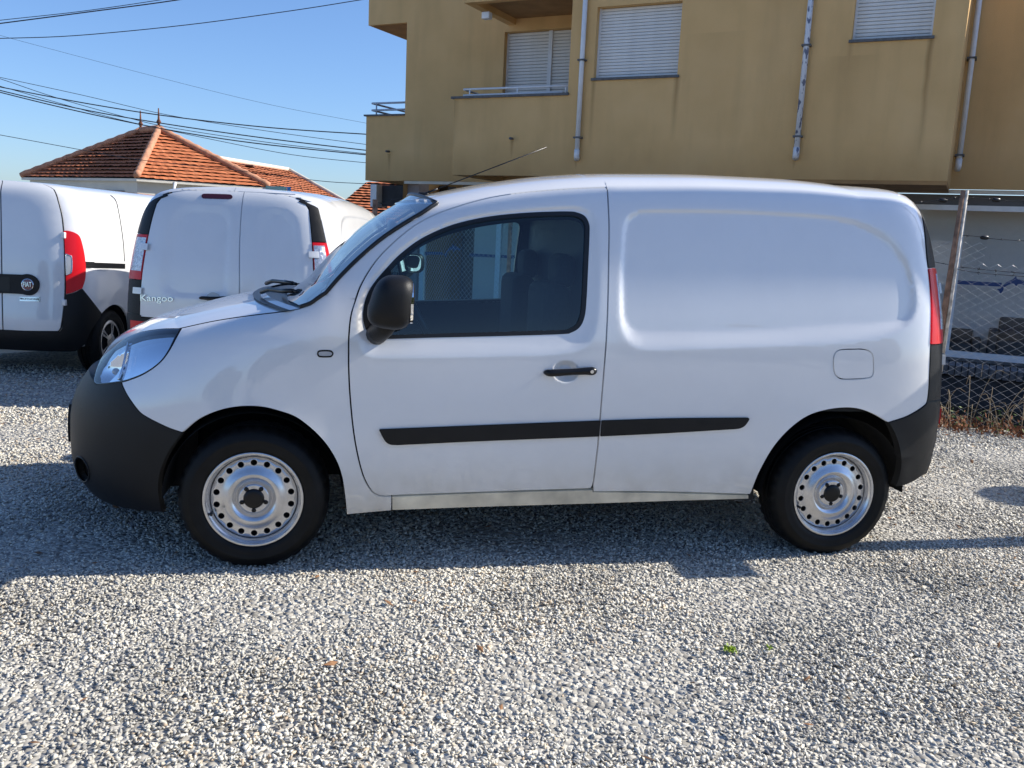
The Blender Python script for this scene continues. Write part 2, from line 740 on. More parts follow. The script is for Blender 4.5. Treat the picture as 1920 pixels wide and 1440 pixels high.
def band(contours, width, step):
    """grid points lying within WIDTH of any of the contours"""
    A = np.vstack(contours)
    lo, hi = A.min(0) - width, A.max(0) + width
    X, Y = np.meshgrid(np.arange(lo[0], hi[0], step), np.arange(lo[1], hi[1], step))
    X = X + (np.arange(X.shape[0]) % 2)[:, None] * step / 2
    g = np.stack([X.ravel(), Y.ravel()], 1)
    d = np.full(len(g), 1e9)
    for c in contours:
        d = np.minimum(d, dist(g, c))
    return g[(d < width) & (d > step * .35)]


def boundary_edges(T):
    cnt = {}
    for t in T:
        for i in range(3):
            e = (t[i], t[(i + 1) % 3])
            cnt[(min(e), max(e))] = cnt.get((min(e), max(e)), 0) + 1
    return [(t[i], t[(i + 1) % 3]) for t in T for i in range(3) if cnt[(min(t[i], t[(i + 1) % 3]), max(t[i], t[(i + 1) % 3]))] == 1]


def skin(S, outer, holes=(), creases=(), h=0.05, disp=None, gap=0.0025, depth=0.02, lift=0.0, mirror=False, both=False, bevel=0.0, fine=None):
    """panel of the skin bounded by polygon OUTER in (a, q): (verts, faces, normals) with its edges turned in by depth"""
    o = resample(thin(outer, 0.004), h)
    if gap:
        o = offset(o, gap)
    V2, T = triangulate(o, holes, creases, h, fine)
    f = (lambda t: S(t)) if disp is None else disp
    nrm = S.normal(V2, f)
    P = f(V2) + nrm * lift
    be = boundary_edges(T)
    V, F, Nn = list(P), [tuple(t) for t in T], list(nrm)
    if depth:
        idx = {}
        first = {}
        rim = {}
        if bevel:
            # pull the edge back a little so that it catches the light
            cnt = {}
            for a, b in be:
                e2 = V2[b] - V2[a]
                out = np.array([e2[1], -e2[0]]) / (np.linalg.norm(e2) + 1e-9)
                for i in (a, b):
                    cnt[i] = cnt.get(i, 0) + out
        for a, b in be:
            for i in (a, b):
                if i not in idx:
                    idx[i] = len(V)
                    V.append(P[i] - nrm[i] * depth)
                    Nn.append(nrm[i])
        top = {}
        for a, b in be:
            for i in (a, b):
                if i not in top:
                    top[i] = len(V)
                    V.append(P[i].copy())
                    Nn.append(nrm[i])
        for a, b in be:
            F.append((top[b], top[a], idx[a], idx[b]))
    V, Nn = np.array(V), np.array(Nn)
    if mirror or both:
        Vm = V * [1, -1, 1] + [0, S.W, 0]
        Nm = Nn * [1, -1, 1]
        Fm = [tuple(reversed(t)) for t in F]
        if both:
            k = len(V)
            return np.vstack([V, Vm]), F + [tuple(i + k for i in t) for t in Fm], np.vstack([Nn, Nm])
        return Vm, Fm, Nm
    return V, F, Nn


def panel(name, S, outer, material, parent, mirror=True, **kw):
    """near-side panel and its mirror twin on the far side, each an object of its own"""
    objs = []
    for mm in ((False, True) if mirror else (False,)):
        V, F, n = skin(S, outer, mirror=mm, **kw)
        objs.append(link(name, mesh(name, V, F, n), material, parent))
    return objs


def recess(S, outer, inner, depth):
    """skin pressed inwards inside INNER, ramping down from OUTER"""
    def f(t):
        P = S(t)
        io, ii = inside(t, outer), inside(t, inner)
        do, di = dist(t, outer), dist(t, inner)
        r = np.where(ii, 1.0, np.where(io, do / (do + di + 1e-9), 0.0))
        r = r * r * (3 - 2 * r) * 0.6 + r * 0.4
        P[:, 1] += depth * r
        return P
    return f


# ------------------------------------------------------------------ ground height
def gz(x, y):
    """the lot dips a little towards the back"""
    t = np.clip(np.asarray(y, float) - 2.2, 0, 8)
    return -0.004 * t * np.clip(t / 2, 0, 1)


# ------------------------------------------------------------------ small white van: skin
VW = 1.829
VAN = Surf(
    VW,
    prof=[(0.13, 0.12), (0.085, 0.17), (0.05, 0.24), (0.032, 0.32), (0.014, 0.44), (0.003, 0.60), (0.0, 0.72), (0.004, 0.86), (0.012, 1.0), (0.026, 1.12),
          (0.054, 1.3), (0.088, 1.47), (0.125, 1.60), (0.160, 1.68), (0.205, 1.735), (0.28, 1.77), (0.42, 1.793), (0.62, 1.808), (0.9145, 1.815)],
    front=[(0.10, -0.70), (0.16, -0.80), (0.22, -0.87), (0.28, -0.90), (0.35, -0.915), (0.45, -0.912), (0.55, -0.912), (0.62, -0.90), (0.69, -0.875), (0.76, -0.825),
           (0.85, -0.755), (0.92, -0.68), (1.0, -0.55), (1.06, -0.38), (1.12, -0.15), (1.3, 0.1), (1.9, 0.25)],
    rear=[(0.10, 3.10), (0.18, 3.18), (0.25, 3.26), (0.35, 3.325), (0.5, 3.35), (0.66, 3.35), (0.9, 3.337), (1.15, 3.312), (1.4, 3.265), (1.58, 3.225),
          (1.70, 3.185), (1.77, 3.15), (1.80, 3.11), (1.83, 3.06)],
    roof=[(0.2, 1.45), (0.3, 1.48), (0.45, 1.54), (0.6, 1.60), (0.8, 1.66), (1.0, 1.71), (1.25, 1.758), (1.5, 1.788), (2.0, 1.815), (2.5, 1.822), (2.8, 1.806), (3.0, 1.788), (3.3, 1.765)],
    zb=1.0, a0=0.35, a1=2.70, LA=1.9, LB=1.05, nf=2.6, nr=5.0)
FW, RW, TR = (0.0, 0.305), (2.697, 0.305), 0.315
VAN.flares = [(FW[0], 0.31, 0.36, 0.012, 0.06, 0.3), (RW[0], 0.31, 0.36, 0.012, 0.06, 0.3)]
ID4 = np.eye(4)


def T_(pts, rng_a=(-1.5, 3.7), rng_q=None):
    return VAN.inv(pts, ID4, rng_a, rng_q or (0, VAN.qmax * 0.93))


HEAD = math.radians(13.5)
KZ = float(gz(0, 4.8))


def far_pose(u, depth, lx, ly, head, z):
    g = cam_ground(u, depth)
    c, s_ = math.cos(head), math.sin(head)
    R = np.array([[-s_, c], [-c, -s_]])
    t = g[:2] - R @ np.array([lx, ly])
    m = np.eye(4)
    m[:2, :2] = R
    m[:2, 3] = t
    m[2, 3] = z
    return m


KM = far_pose(415, 6.85, 3.40, VW / 2, HEAD, KZ - 0.05)

# ------------------------------------------------------------------ white van: outlines traced on its skin
G = {}
G['doorfront'] = T_(seg((666.7, 560.7), (657.8, 591), (653.8, 629), (653.3, 660), (653.5, 694), (656, 743), (661.7, 802.5), (669.8, 851), (680.6, 892), (694, 917.6), (707, 928), (721, 930.8)))
G['doorbot'] = T_(seg((721, 930.8), (748, 929), (857, 925), (992, 920.3), (1100.5, 916.8)))
G['doorrear'] = T_(seg((1100.5, 916.8), (1108.6, 915), (1112.6, 905.4), (1116.7, 875.6), (1122, 829.6), (1127.5, 762), (1133, 694), (1137, 640), (1140, 575), (1142, 475), (1142.5, 425), (1140.5, 375), (1138.8, 355), (1135, 351.5)))
G['doortop'] = T_(seg((1135, 351.5), (1115, 352), (1077.5, 353.5), (1027.5, 356.8), (977.5, 361.3), (927.5, 368.8), (890, 377.5), (852.5, 388.8), (815, 402.5), (777.5, 422.5), (740, 452.5), (710, 482.5), (690, 510), (675, 537.5), (666.7, 560.7)))
door = chain(G['doorfront'], G['doorbot'], G['doorrear'], G['doortop'])
win_px = loop((680.8, 587.5), (686, 560), (700, 532.5), (727.5, 500), (752.5, 475), (790, 447.5), (840, 424.5), (890, 411), (940, 403), (1002.5, 398), (1065, 396.3), (1084, 398.5), (1098, 405), (1105.5, 417.5), (1107.3, 435), (1104.5, 500), (1101, 570), (1097, 597.5), (1088, 615), (1072.5, 624.5), (1052.5, 627.5), (940, 631), (815, 634), (725, 636.5), (706, 636), (692.5, 627.5), (682.5, 608), n=4)
window = T_(win_px)
if area2(window) < 0:
    window = window[::-1]
rec_out = T_(loop((669, 610), (670, 645), (677, 661), (692, 670), (722, 673), (850, 672), (1000, 669), (1058, 664), (1092, 655), (1112, 636), (1121, 600), (1126, 520), (1124, 440), (1117, 405), (1100, 388), (1064, 384), (1000, 386.5), (940, 392.5), (890, 400.5), (840, 415), (785, 440), (745, 467), (715, 497), (690, 528), (674, 570), n=4))
f_door = recess(VAN, rec_out, window, 0.016)

q_win = VAN.qz(1.0)
# cup behind the door handle
cup_out = T_(loop((1037, 697), (1043, 682), (1061, 676), (1079, 682), (1086, 697), (1079, 711), (1061, 717), (1043, 711), n=5))
cup_in = T_(loop((1047, 697), (1052, 688), (1061, 685), (1071, 688), (1076, 697), (1071, 705), (1061, 708), (1052, 705), n=5))


def f_door2(t):
    P = f_door(t)
    io, ii = inside(t, cup_out), inside(t, cup_in)
    do, di = dist(t, cup_out), dist(t, cup_in)
    P[:, 1] += 0.022 * np.where(ii, 1.0, np.where(io, do / (do + di + 1e-9), 0))
    return P


bumper_seam = T_(seg((341.7, 811), (316.7, 802.5), (286.7, 788.3), (266.7, 776.7), (256.7, 766.7), (246.7, 753.3), (238, 740), (230.5, 725), (228, 716.7)))
lamp_low = T_(seg((228, 716.7), (243, 712.5), (266.7, 703), (288, 690), (305, 675), (318, 656.7), (328, 638), (336, 622.5), (339, 617)))
lamp_tip = T_(seg((228, 716.7), (216.7, 718), (196.7, 720.5), (180, 720), (176.5, 713)))
lamp_top = T_(seg((176.5, 713), (183, 690), (193, 669), (206.7, 651.7), (223, 640.5), (243, 631), (266.7, 623), (300, 618), (322, 617), (339, 617)))
bonnet_line = T_(seg((339, 616), (395, 603.8), (445, 595.5), (495, 589), (525, 585.5), (545, 582.5), (562, 579.5)))
cowl_line = T_(seg((562, 579.5), (582, 572.5), (595, 563.5), (611, 553)))
apillar_seam = T_(seg((611, 553), (638, 557.5), (666.7, 560.7)))
fr_arch = T_(seg((648.5, 944.6), (645.8, 921.7), (641.7, 896.7), (633, 869.6), (616.7, 840.4), (596, 815.4), (571, 793.5), (550, 780), (525, 771.3), (495, 763.8), (465, 761.8), (435, 764.3), (402.5, 772.5), (370, 787.5), (341.7, 811)))
wing_low = T_(np.array([(735, 931), (734.3, 957.5), (692, 961), (650, 965), (648.5, 944.6)], float))
k = np.argmin(np.abs(G['doorfront'][:, 1] - T_([(707, 928)])[0, 1]))
wing = chain(apillar_seam, G['doorfront'], T_(np.array([(721, 930.8), (735, 930.3)])), wing_low, fr_arch, bumper_seam, lamp_low, bonnet_line, cowl_line)
wing = offset(thin(wing, .004), 0.0)

rear_edge = T_(seg((1665, 792), (1695, 782.5), (1715, 772.5), (1730, 762.5), (1737.5, 754), (1741, 730), (1743, 690), (1745, 635), (1746, 585), (1745, 558), (1741.7, 520), (1738, 490), (1733, 453), (1726.7, 420), (1720, 391.7), (1715, 375)))
_k = np.clip((rear_edge[:, 1] - 1.36) / .28, 0, 1)
rear_edge[:, 0] += .055 * _k ** 1.7
rr_arch = T_(seg((1406, 927), (1409, 922), (1414, 909), (1426.4, 880), (1450.9, 838), (1481.4, 804), (1515, 780), (1551.7, 768.4), (1588.4, 764.7), (1615.9, 768.4), (1640, 777.5), (1665, 792)))
q_shoulder = VAN.qz(1.752)
q_lampin = T_([(1113, 905), (1142, 360)])
dr = G['doorrear']
front_q = dr[dr[:, 1] > T_([(1112, 908)])[0, 1]]
front_q = front_q[:-3]
qp_bot = T_(seg((1112.6, 922), (1200, 921.5), (1300, 923.5), (1406, 927)))
ae = rear_edge[-1]
quarter = chain(qp_bot, rr_arch, rear_edge, np.array([[ae[0] + 0.012, ae[1] + 0.05], [ae[0] + .02, q_shoulder + .0025]]), np.array([[front_q[-1][0], q_shoulder + .0025]]), front_q[::-1])
q_rout = T_(loop((1160, 525), (1160, 587.5), (1163.8, 620), (1175, 640), (1192.5, 652.5), (1215, 657.5), (1295, 656), (1420, 651), (1520, 646.5), (1600, 640), (1660, 630), (1702, 612), (1717, 585), (1718, 545), (1710, 505), (1703, 483), (1693, 463), (1676.7, 443), (1655, 428), (1630, 416.7), (1596.7, 406.7), (1546.7, 400), (1480, 395), (1395, 390.8), (1295, 389.5), (1210, 391), (1190, 394), (1170, 408), (1163, 440), n=4))
q_rin = T_(loop((1175, 500), (1173.8, 575), (1176, 597.5), (1185, 612.5), (1202, 620), (1295, 619.5), (1420, 617.5), (1520, 609), (1600, 605), (1670, 602), (1695, 595), (1707, 578), (1709, 550), (1700, 512), (1688, 490), (1672, 470), (1652, 452), (1628, 437), (1597, 424), (1547, 414), (1480, 409), (1395, 403.5), (1295, 402.5), (1212, 403), (1194, 409), (1180, 428), n=4))
f_quarter = recess(VAN, q_rout, q_rin, 0.016)
FQ = band([q_rout, q_rin], .045, .018)
FD = np.vstack([band([rec_out], .04, .02), band([cup_out, cup_in], .02, .007)])
flap_px = loop((1563, 683), (1564, 667), (1570, 658.5), (1582, 655.5), (1600, 655), (1618, 655), (1630, 658.5), (1636.5, 667), (1637.5, 683), (1637, 700), (1632, 707), (1618, 709.5), (1600, 710.5), (1580, 710.5), (1570, 706), (1564.5, 698), n=4)
flap = T_(flap_px)
if area2(flap) < 0:
    flap = flap[::-1]

# rear outlines, from the back of the second van of the same kind
ASYM = VAN.a1 + VAN.LB


def TK(pts):
    return VAN.inv(pts, KM, (2.6, VAN.a1 + 2 * VAN.LB + .1), (0.2, VAN.qmax))


def mir(P):
    Q = P.copy()
    Q[:, 0] = 2 * ASYM - Q[:, 0]
    return Q


in_far = TK(seg((579.3, 372), (580, 395.6), (583.6, 432), (585.8, 461), (587.3, 490), (588.8, 521)))
seam = TK(seg((448.8, 565), (448.8, 500), (448.8, 465), (451.5, 411), (455.6, 370.6), (461, 352)))


def a_out(q):
    o = np.argsort(rear_edge[:, 1])
    return np.interp(q, rear_edge[o, 1], rear_edge[o, 0])


_fo = mir(TK(seg((591.7, 373.8), (597.5, 392.7), (604.8, 423.3), (612, 455.4), (615.7, 470), (620, 494.8))))
_fo = _fo[np.argsort(_fo[:, 1])]


def a_out_far(q):
    """edge of the lamp and pillar trim on the far side, as the second van shows it"""
    f = np.interp(q, _fo[:, 1], _fo[:, 0])
    k_ = np.clip((np.asarray(q) - .75) / .35, 0, 1)
    return a_out(q) * (1 - k_) + np.maximum(f, a_out(q)) * k_


def a_in(q):
    m = mir(in_far)
    o = np.argsort(m[:, 1])
    base = np.interp(q, m[o, 1], m[o, 0])
    return np.maximum(base, a_out(q) + 0.05)


q_bt = float(T_([(1740, 752)])[0, 1])       # top of the rear bumper corner
q_lb = float(T_([(1746, 646)])[0, 1])       # foot of the tail lamp
q_lt = float(T_([(1742, 502)])[0, 1])       # head of the tail lamp
q_pt = float(rear_edge[-1][1])              # tip of the black pillar trim


rear_edge_far = rear_edge.copy()
rear_edge_far[:, 0] = a_out_far(rear_edge[:, 1])
_aef = rear_edge_far[-1]
quarter_far = chain(qp_bot, rr_arch, rear_edge_far, np.array([[max(_aef[0], ae[0]) + 0.012, ae[1] + 0.05], [ae[0] + .02, q_shoulder + .0025]]), np.array([[front_q[-1][0], q_shoulder + .0025]]), front_q[::-1])


def strip(q0, q1, tip=False, n=14, a_lo=None, a_hi=None):
    qs = np.linspace(q0, q1, n)
    lo = (a_lo or a_out)(qs)
    hi = (a_hi or a_in)(qs)
    if tip:
        f = np.clip((qs - q0) / (q1 - q0), 0, 1)
        k_ = np.clip((f - 0.70) / 0.30, 0, 1)
        mid = lo * .15 + hi * .85
        lo = lo + (mid - lo) * (1 - np.sqrt(1 - k_ ** 2 * .98))
        hi = hi + (mid - hi) * (1 - np.sqrt(1 - k_ ** 2 * .98))
    A = np.stack([lo, qs], 1)
    B = np.stack([hi, qs], 1)[::-1]
    return chain(B[::-1][::-1], A) if False else chain(A[::-1], B[::-1])


def wheel(name, parent, x, yf, side, r=TR, kind='steel', z=0.305, steer=0.0, width=0.19):
    """side -1: near side (faces -y), +1: far side"""
    root = bpy.data.objects.new(name, None)
    COL.objects.link(root)
    root.empty_display_size = 0.1
    root.parent = parent
    root.location = (x, yf, z)
    root.rotation_euler = (0, 0, steer + (math.pi if side > 0 else 0))
    k = 'wheel_' + kind
    if k + '_tyre' not in bpy.data.meshes:
        ro = 0.206
        prof = [(ro - .012, .012), (ro, .004), (ro + .004, -.004), (ro + .016, -.012), (ro + .03, -.014), (ro + .05, -.015), (ro + .054, -.0165), (ro + .058, -.015), (ro + .08, -.008), (r - .017, .008), (r - .008, .017), (r - .002, .028),
                (r, .036), (r, .056), (r - .008, .058), (r - .008, .064), (r, .066), (r + .001, .09), (r - .008, .092), (r - .008, .098), (r + .001, .10), (r, .125), (r - .008, .127), (r - .008, .133), (r, .135), (r, .155), (r - .004, .165), (r - .02, .185), (ro, .19)]
        tm = lathe(k + '_tyre', prof, 108)
        tm.materials.append(M_TYRE)
        npf = len(prof)
        for vi, vv in enumerate(tm.vertices):                   # shoulder blocks cut between the grooves
            kk, pi_ = divmod(vi, npf)
            if kk % 3 == 0 and prof[pi_][0] > r - .012 and (prof[pi_][1] < .05 or prof[pi_][1] > .14):
                vv.co.x *= (r - .009) / r
                vv.co.z *= (r - .009) / r
        if kind == 'steel':
            hp = np.array([(0.038, .012), (0.060, .011), (.066, .018), (.073, .038), (.082, .024), (.094, .010), (.110, .004), (.124, .012), (.136, .019), (.142, .021), (.170, .022), (.176, .023), (.180, .030)])
            hr = np.linspace(.038, .180, 240)
            hh = gauss1(np.interp(hr, hp[:, 0], hp[:, 1]), 3)
            holes = []
            nh = 18
            for i in range(nh):
                th = 2 * math.pi * (i + .5) / nh
                c = np.array([math.cos(th), math.sin(th)]) * .1565
                holes.append(np.array([c + .0135 * np.array([math.cos(t), math.sin(t)]) for t in np.linspace(0, 2 * math.pi, 14, endpoint=False)]))
            circ = lambda rr, m: np.array([(rr * math.cos(t), rr * math.sin(t)) for t in np.linspace(0, 2 * math.pi, m, endpoint=False)])
            rings = [circ(rr, 72) for rr in (.048, .058, .063, .068, .073, .078, .085, .096, .112, .126, .138)]
            V2, T = triangulate(circ(.180, 96), holes + [circ(.038, 40)], rings, .05)
            rad = np.linalg.norm(V2, axis=1)
            V = np.stack([V2[:, 0], np.interp(rad, hr, hh), V2[:, 1]], 1)
            sl = np.interp(rad, hr, np.gradient(hh, hr))
            nn = np.stack([V2[:, 0] / rad * sl, -np.ones(len(V2)), V2[:, 1] / rad * sl], 1)
            nn /= np.linalg.norm(nn, axis=1)[:, None]
            F = [tuple(t) for t in T]
            V, nn = list(V), list(nn)
            for H in holes:                                # hole edges turned in
                o = len(V)
                for p in H:
                    rr = np.linalg.norm(p)
                    y0 = np.interp(rr, hr, hh)
                    c = H.mean(0)
                    d = (c - p) / np.linalg.norm(c - p)
                    V += [np.array([p[0], y0, p[1]]), np.array([p[0] + d[0] * .001, y0 + .006, p[1] + d[1] * .001])]
                    nn += [np.array([d[0], -.3, d[1]])] * 2
                m = len(H)
                for i in range(m):
                    j = (i + 1) % m
                    F.append((o + 2 * i, o + 2 * j, o + 2 * j + 1, o + 2 * i + 1))
            dm = mesh(k + '_rim', V, F, nn)
            dm.materials.append(M_STEEL)
            bm_ = lathe(k + '_barrel', [(.176, .060), (.180, .034), (.184, .026), (.188, .010), (.1895, .006), (.194, .003), (.1965, -.004), (.1975, -.007), (.203, -.009), (.2075, -.007), (.2085, -.001), (.206, .006)], 96)
            bm_.materials.append(M_STEEL)
            hb = bmesh.new()
            lm = lathe('tmp_hub', [(.0, .002), (.024, .0025), (.036, .004), (.041, .007), (.044, .012), (.0445, .020)], 40)
            hb.from_mesh(lm)
            bpy.data.meshes.remove(lm)
            hub = from_bm(k + '_hub_cap', hb, True, 40)
            hub.materials.append(M_TRIM)
            nb = bmesh.new()
            nut = from_bm(k + '_nut', nb)
            nl = lathe(k + '_wheel_nut', [(0, .000), (.004, .000), (.0045, .006), (.0085, .006), (.0115, .009), (.0120, .022)], 6)
            nl.materials.append(M_TRIM)
            bpy.data.meshes.remove(nut)
        else:
            # plastic cover with five split spokes
            def ringpoly(r0, r1, t0, t1, m=10):
                a = [(r0 * math.cos(t), r0 * math.sin(t)) for t in np.linspace(t0, t1, m)]
                b = [(r1 * math.cos(t), r1 * math.sin(t)) for t in np.linspace(t1, t0, m)]
                return np.array(b[::-1] + a[::-1])[::-1]
            holes = []
            for i in range(5):
                t0 = 2 * math.pi * i / 5
                holes.append(ringpoly(.075, .172, t0 + .20, t0 + 1.06, 9))
            circ = lambda rr, m: np.array([(rr * math.cos(t), rr * math.sin(t)) for t in np.linspace(0, 2 * math.pi, m, endpoint=False)])
            slots = [ringpoly(.10, .165, 2 * math.pi * i / 5 - .045, 2 * math.pi * i / 5 + .045, 4) for i in range(5)]
            V2, T = triangulate(circ(.205, 80), holes + slots, [circ(.185, 60), circ(.05, 30)], .03)
            rad = np.linalg.norm(V2, axis=1)
            V = np.stack([V2[:, 0], np.interp(rad, [0, .05, .06, .17, .195, .205], [-.012, -.010, -.004, .004, -.004, .006]), V2[:, 1]], 1)
            dm = mesh(k + '_rim', V, [tuple(t) for t in T])
            dm.set_sharp_from_angle(angle=math.radians(30))
            dm.materials.append(M_STEEL)
            bm_ = lathe(k + '_barrel', [(.02, .03), (.206, .03)], 40)
            bm_.materials.append(M_DARK)
    tm, dm, bmn = bpy.data.meshes[k + '_tyre'], bpy.data.meshes[k + '_rim'], bpy.data.meshes[k + '_barrel']
    link('tyre', tm, None, root)
    link('rim', dm, None, root)
    link('rim_barrel', bmn, None, root)
    if kind == 'steel':
        link('hub_cap', bpy.data.meshes[k + '_hub_cap'], None, root)
        for i in range(5):
            th = 2 * math.pi * i / 5 - math.pi / 2
            link('wheel_nut', bpy.data.meshes[k + '_wheel_nut'], None, root, (.0515 * math.cos(th), .0030, .0515 * math.sin(th)))
    back = k + '_back'
    if back not in bpy.data.meshes:
        b = lathe(back, [(0, .075), (.19, .075), (.19, .10)], 40)
        b.materials.append(M_DARK)
    if kind == 'steel':
        ang = math.radians(200) if side < 0 else math.radians(20)
        ca_, sa_ = math.cos(ang), math.sin(ang)
        if k + '_valve' not in bpy.data.meshes:
            vm = tubes_mesh(k + '_valve', [[(0, .02, 0), (0, -.012, 0)]], .006, 8)
            vm.materials.append(M_TRIM)
        link('valve', bpy.data.meshes[k + '_valve'], None, root, (.183 * ca_, 0, .183 * sa_))
    link('brake_drum', bpy.data.meshes[back], None, root)
    return root


def arch_liner(name, parent, x, z, r, y0, y1):
    V, F = [], []
    m = 24
    for k in range(m + 1):
        th = math.pi * (0.0 + 1.0 * k / m)
        for y in (y0, y1):
            V.append((x + r * math.cos(th), y, z + r * math.sin(th)))
    for k in range(m):
        F.append((2 * k, 2 * k + 1, 2 * k + 3, 2 * k + 2))
    c = len(V)
    V.append((x, y1, z))
    for k in range(m):
        F.append((2 * k + 1, c, 2 * k + 3))
    return link(name, mesh(name, V, F), M_DARK, parent)


def superblob(c, r, e=2.6, nu=28, nv=16, shear=None):
    V, F = [], []
    f = lambda w_: math.copysign(abs(w_) ** (2 / e), w_)
    for j in range(nv + 1):
        ph = -math.pi / 2 + math.pi * j / nv
        for i in range(nu):
            th = 2 * math.pi * i / nu
            p = np.array([r[0] * f(math.cos(ph)) * f(math.cos(th)), r[1] * f(math.cos(ph)) * f(math.sin(th)), r[2] * f(math.sin(ph))])
            if shear is not None:
                p = shear(p)
            V.append(p + np.array(c))
    for j in range(nv):
        for i in range(nu):
            i2 = (i + 1) % nu
            F.append((j * nu + i, j * nu + i2, (j + 1) * nu + i2, (j + 1) * nu + i))
    return V, F


def build_van(label):
    root = empty('parked_van', label, 'van')
    S = VAN
    # ---- body sides with the blind cargo panel
    for _m, _q in ((False, quarter), (True, quarter_far)):
        V, F, n_ = skin(S, _q, mirror=_m, holes=[offset(resample(flap, .03), -0.003)], creases=[thin(q_rout, .025), thin(q_rin, .025)], h=.055, disp=f_quarter, fine=FQ)
        link('side_panel', mesh('side_panel', V, F, n_), M_PAINT, root)
    # fuel flap (near side only)
    V, F, n_ = skin(S, flap, h=.05, gap=0.002, lift=0.0005, disp=f_quarter)
    link('fuel_flap', mesh('fuel_flap', V, F, n_), M_PAINT, root)
    # ---- doors
    for mm in (False, True):
        V, F, n_ = skin(S, door, holes=[window], creases=[thin(rec_out, .02), thin(cup_out, .008), thin(cup_in, .006)], h=.05, disp=f_door2, mirror=mm, fine=FD, gap=.0042)
        d = link('door', mesh('door', V, F, n_), M_PAINT, root)
        inn = offset(window, 0.020)
        inn2 = offset(window, 0.0)
        V, F, n_ = skin(S, window, holes=[inn], h=.06, gap=0.0, disp=f_door, lift=0.0015, depth=.03, mirror=mm)
        link('window_seal', mesh('window_seal', V, F, n_), M_SEAL, d)
        V, F, n_ = skin(S, offset(window, .012), h=.08, gap=0.0, disp=f_door, lift=-0.009, depth=0, mirror=mm)
        link('window_glass', mesh('window_glass', V, F, n_), M_GLASS, d)
        # inner lining
        V, F, n_ = skin(S, offset(door, .03), holes=[offset(resample(thin(window, .02), .05), 0.012)], h=.12, gap=0, lift=-0.07, depth=0, mirror=mm)
        link('door_lining', mesh('door_lining', V, F, n_), M_INT, d)
        # side moulding on the door
        ml = T_(chain(seg((711, 805.8), (712, 804.6), (715, 804.4)), seg((715, 804.4), (900, 797), (1125, 788.2)), np.array([(1122, 817.2)]), seg((1122, 817.2), (900, 826), (760, 832.5), (743, 833), (731, 832), (722.5, 826.5), (716, 816))))
        V, F, n_ = skin(S, ml, h=.04, gap=0, lift=0.012, depth=.014, mirror=mm)
        link('side_moulding', mesh('side_moulding', V, F, n_), M_PLASTIC, d)
        # handle: a bar bridging the cup
        hp = T_(seg((1021, 697.5), (1030, 698), (1045, 697.5), (1061, 696.5), (1080, 695.5), (1095, 694.5), (1106, 694.5), (1113, 694.5), n=4))
        P = S(hp) + np.array([0, -0.020, 0])
        P[0, 1] += .018
        P[1, 1] += .012
        P[2, 1] += .006
        P[-1, 1] += .014
        P[-2, 1] += .006
        m = len(P)
        rr = np.interp(np.linspace(0, 1, m), [0, .06, .2, .5, .75, .9, .97, 1], [.008, .014, .0165, .0145, .017, .019, .016, .008])
        V, F = tube(P, rr, 12)
        V = np.array(V)
        if mm:
            V = V * [1, -1, 1] + [0, VW, 0]
        link('door_handle', mesh('door_handle', V, F), M_TRIM, d)
        lk = S(T_([(1106, 694.5)]))[0] + np.array([0, -.036, 0])
        ly = lk[1] if not mm else VW - lk[1]
        link('door_lock', lathe('door_lock', [(0, -.004 if not mm else .004), (.008, -.004 if not mm else .004), (.009, .0), (.009, .006 if not mm else -.006)], 16, center=(lk[0], ly, lk[2])), M_CHROME_SOFT, d)
    # moulding on the side panel
    ml = T_(chain(seg((1128, 788), (1260, 784), (1399, 782.8)), seg((1399, 782.8), (1403, 783.5), (1402.5, 787)), seg((1402.5, 787), (1395, 797), (1386, 802), (1376, 803.5)), seg((1376, 803.5), (1250, 811), (1125.5, 817))))
    panel('side_moulding', S, ml, M_PLASTIC, root, h=.04, gap=0, lift=0.012, depth=.014)
    # ---- wings, A pillars, roof
    rep_px = loop((594.5, 663), (597, 657.5), (604, 656), (615, 656), (622, 657.5), (625.5, 663), (622, 669), (615, 670.3), (604, 670.3), (597, 669), n=3)
    rep = T_(rep_px)
    if area2(rep) < 0:
        rep = rep[::-1]
    wings = panel('front_wing', S, wing, M_PAINT, root, h=.05, holes=[rep])
    for wg, mm in zip(wings, (False, True)):
        V, F, n_ = skin(S, rep, h=.03, gap=0.0, lift=0.002, depth=.01, mirror=mm)
        V2_, F2_, n2_ = skin(S, offset(rep, .007), h=.03, gap=0.0, lift=0.0035, depth=.003, mirror=mm)
        r0 = link('indicator', mesh('indicator', V, F, n_), M_TRIM, wg)
        link('indicator_lens', mesh('indicator_lens', V2_, F2_, n2_), M_GREYLENS, wg)
    ap_front = T_(seg((611, 553), (633, 527.5), (655.6, 504), (680, 481), (715.6, 451), (752.5, 426), (790, 403.5), (808, 391.5), (819, 384.5)))
    dt = G['doortop'][::-1]
    a_ws, q_ws = ap_front[-1]
    # windscreen head across the roof: bows forward at the middle
    qs = np.linspace(q_ws, S.qmax - 1e-4, 16)
    y_of = np.interp(qs, S.q, S.ins)
    y0 = np.interp(q_ws, S.q, S.ins)
    et = np.clip((y_of - y0) / (VW / 2 - y0), 0, 1)
    head = np.stack([a_ws - 0.15 * (1 - (1 - et) ** 2), qs], 1)
    dtop = np.interp(np.linspace(0, 1, 2), [0, 1], [0, 1])
    fq_top = np.array([[front_q[-1][0] - 0.004, front_q[-1][1] + 0.02], [front_q[-1][0] - 0.002, q_shoulder]])
    rear_a = ae[0] + .02
    # roof: from the door head and the shoulder to the middle, one sheet with its mirror half
    rh = np.array([[ASYM, S.qmax - 1e-4], [ASYM - 0.02, q_shoulder + .05]])
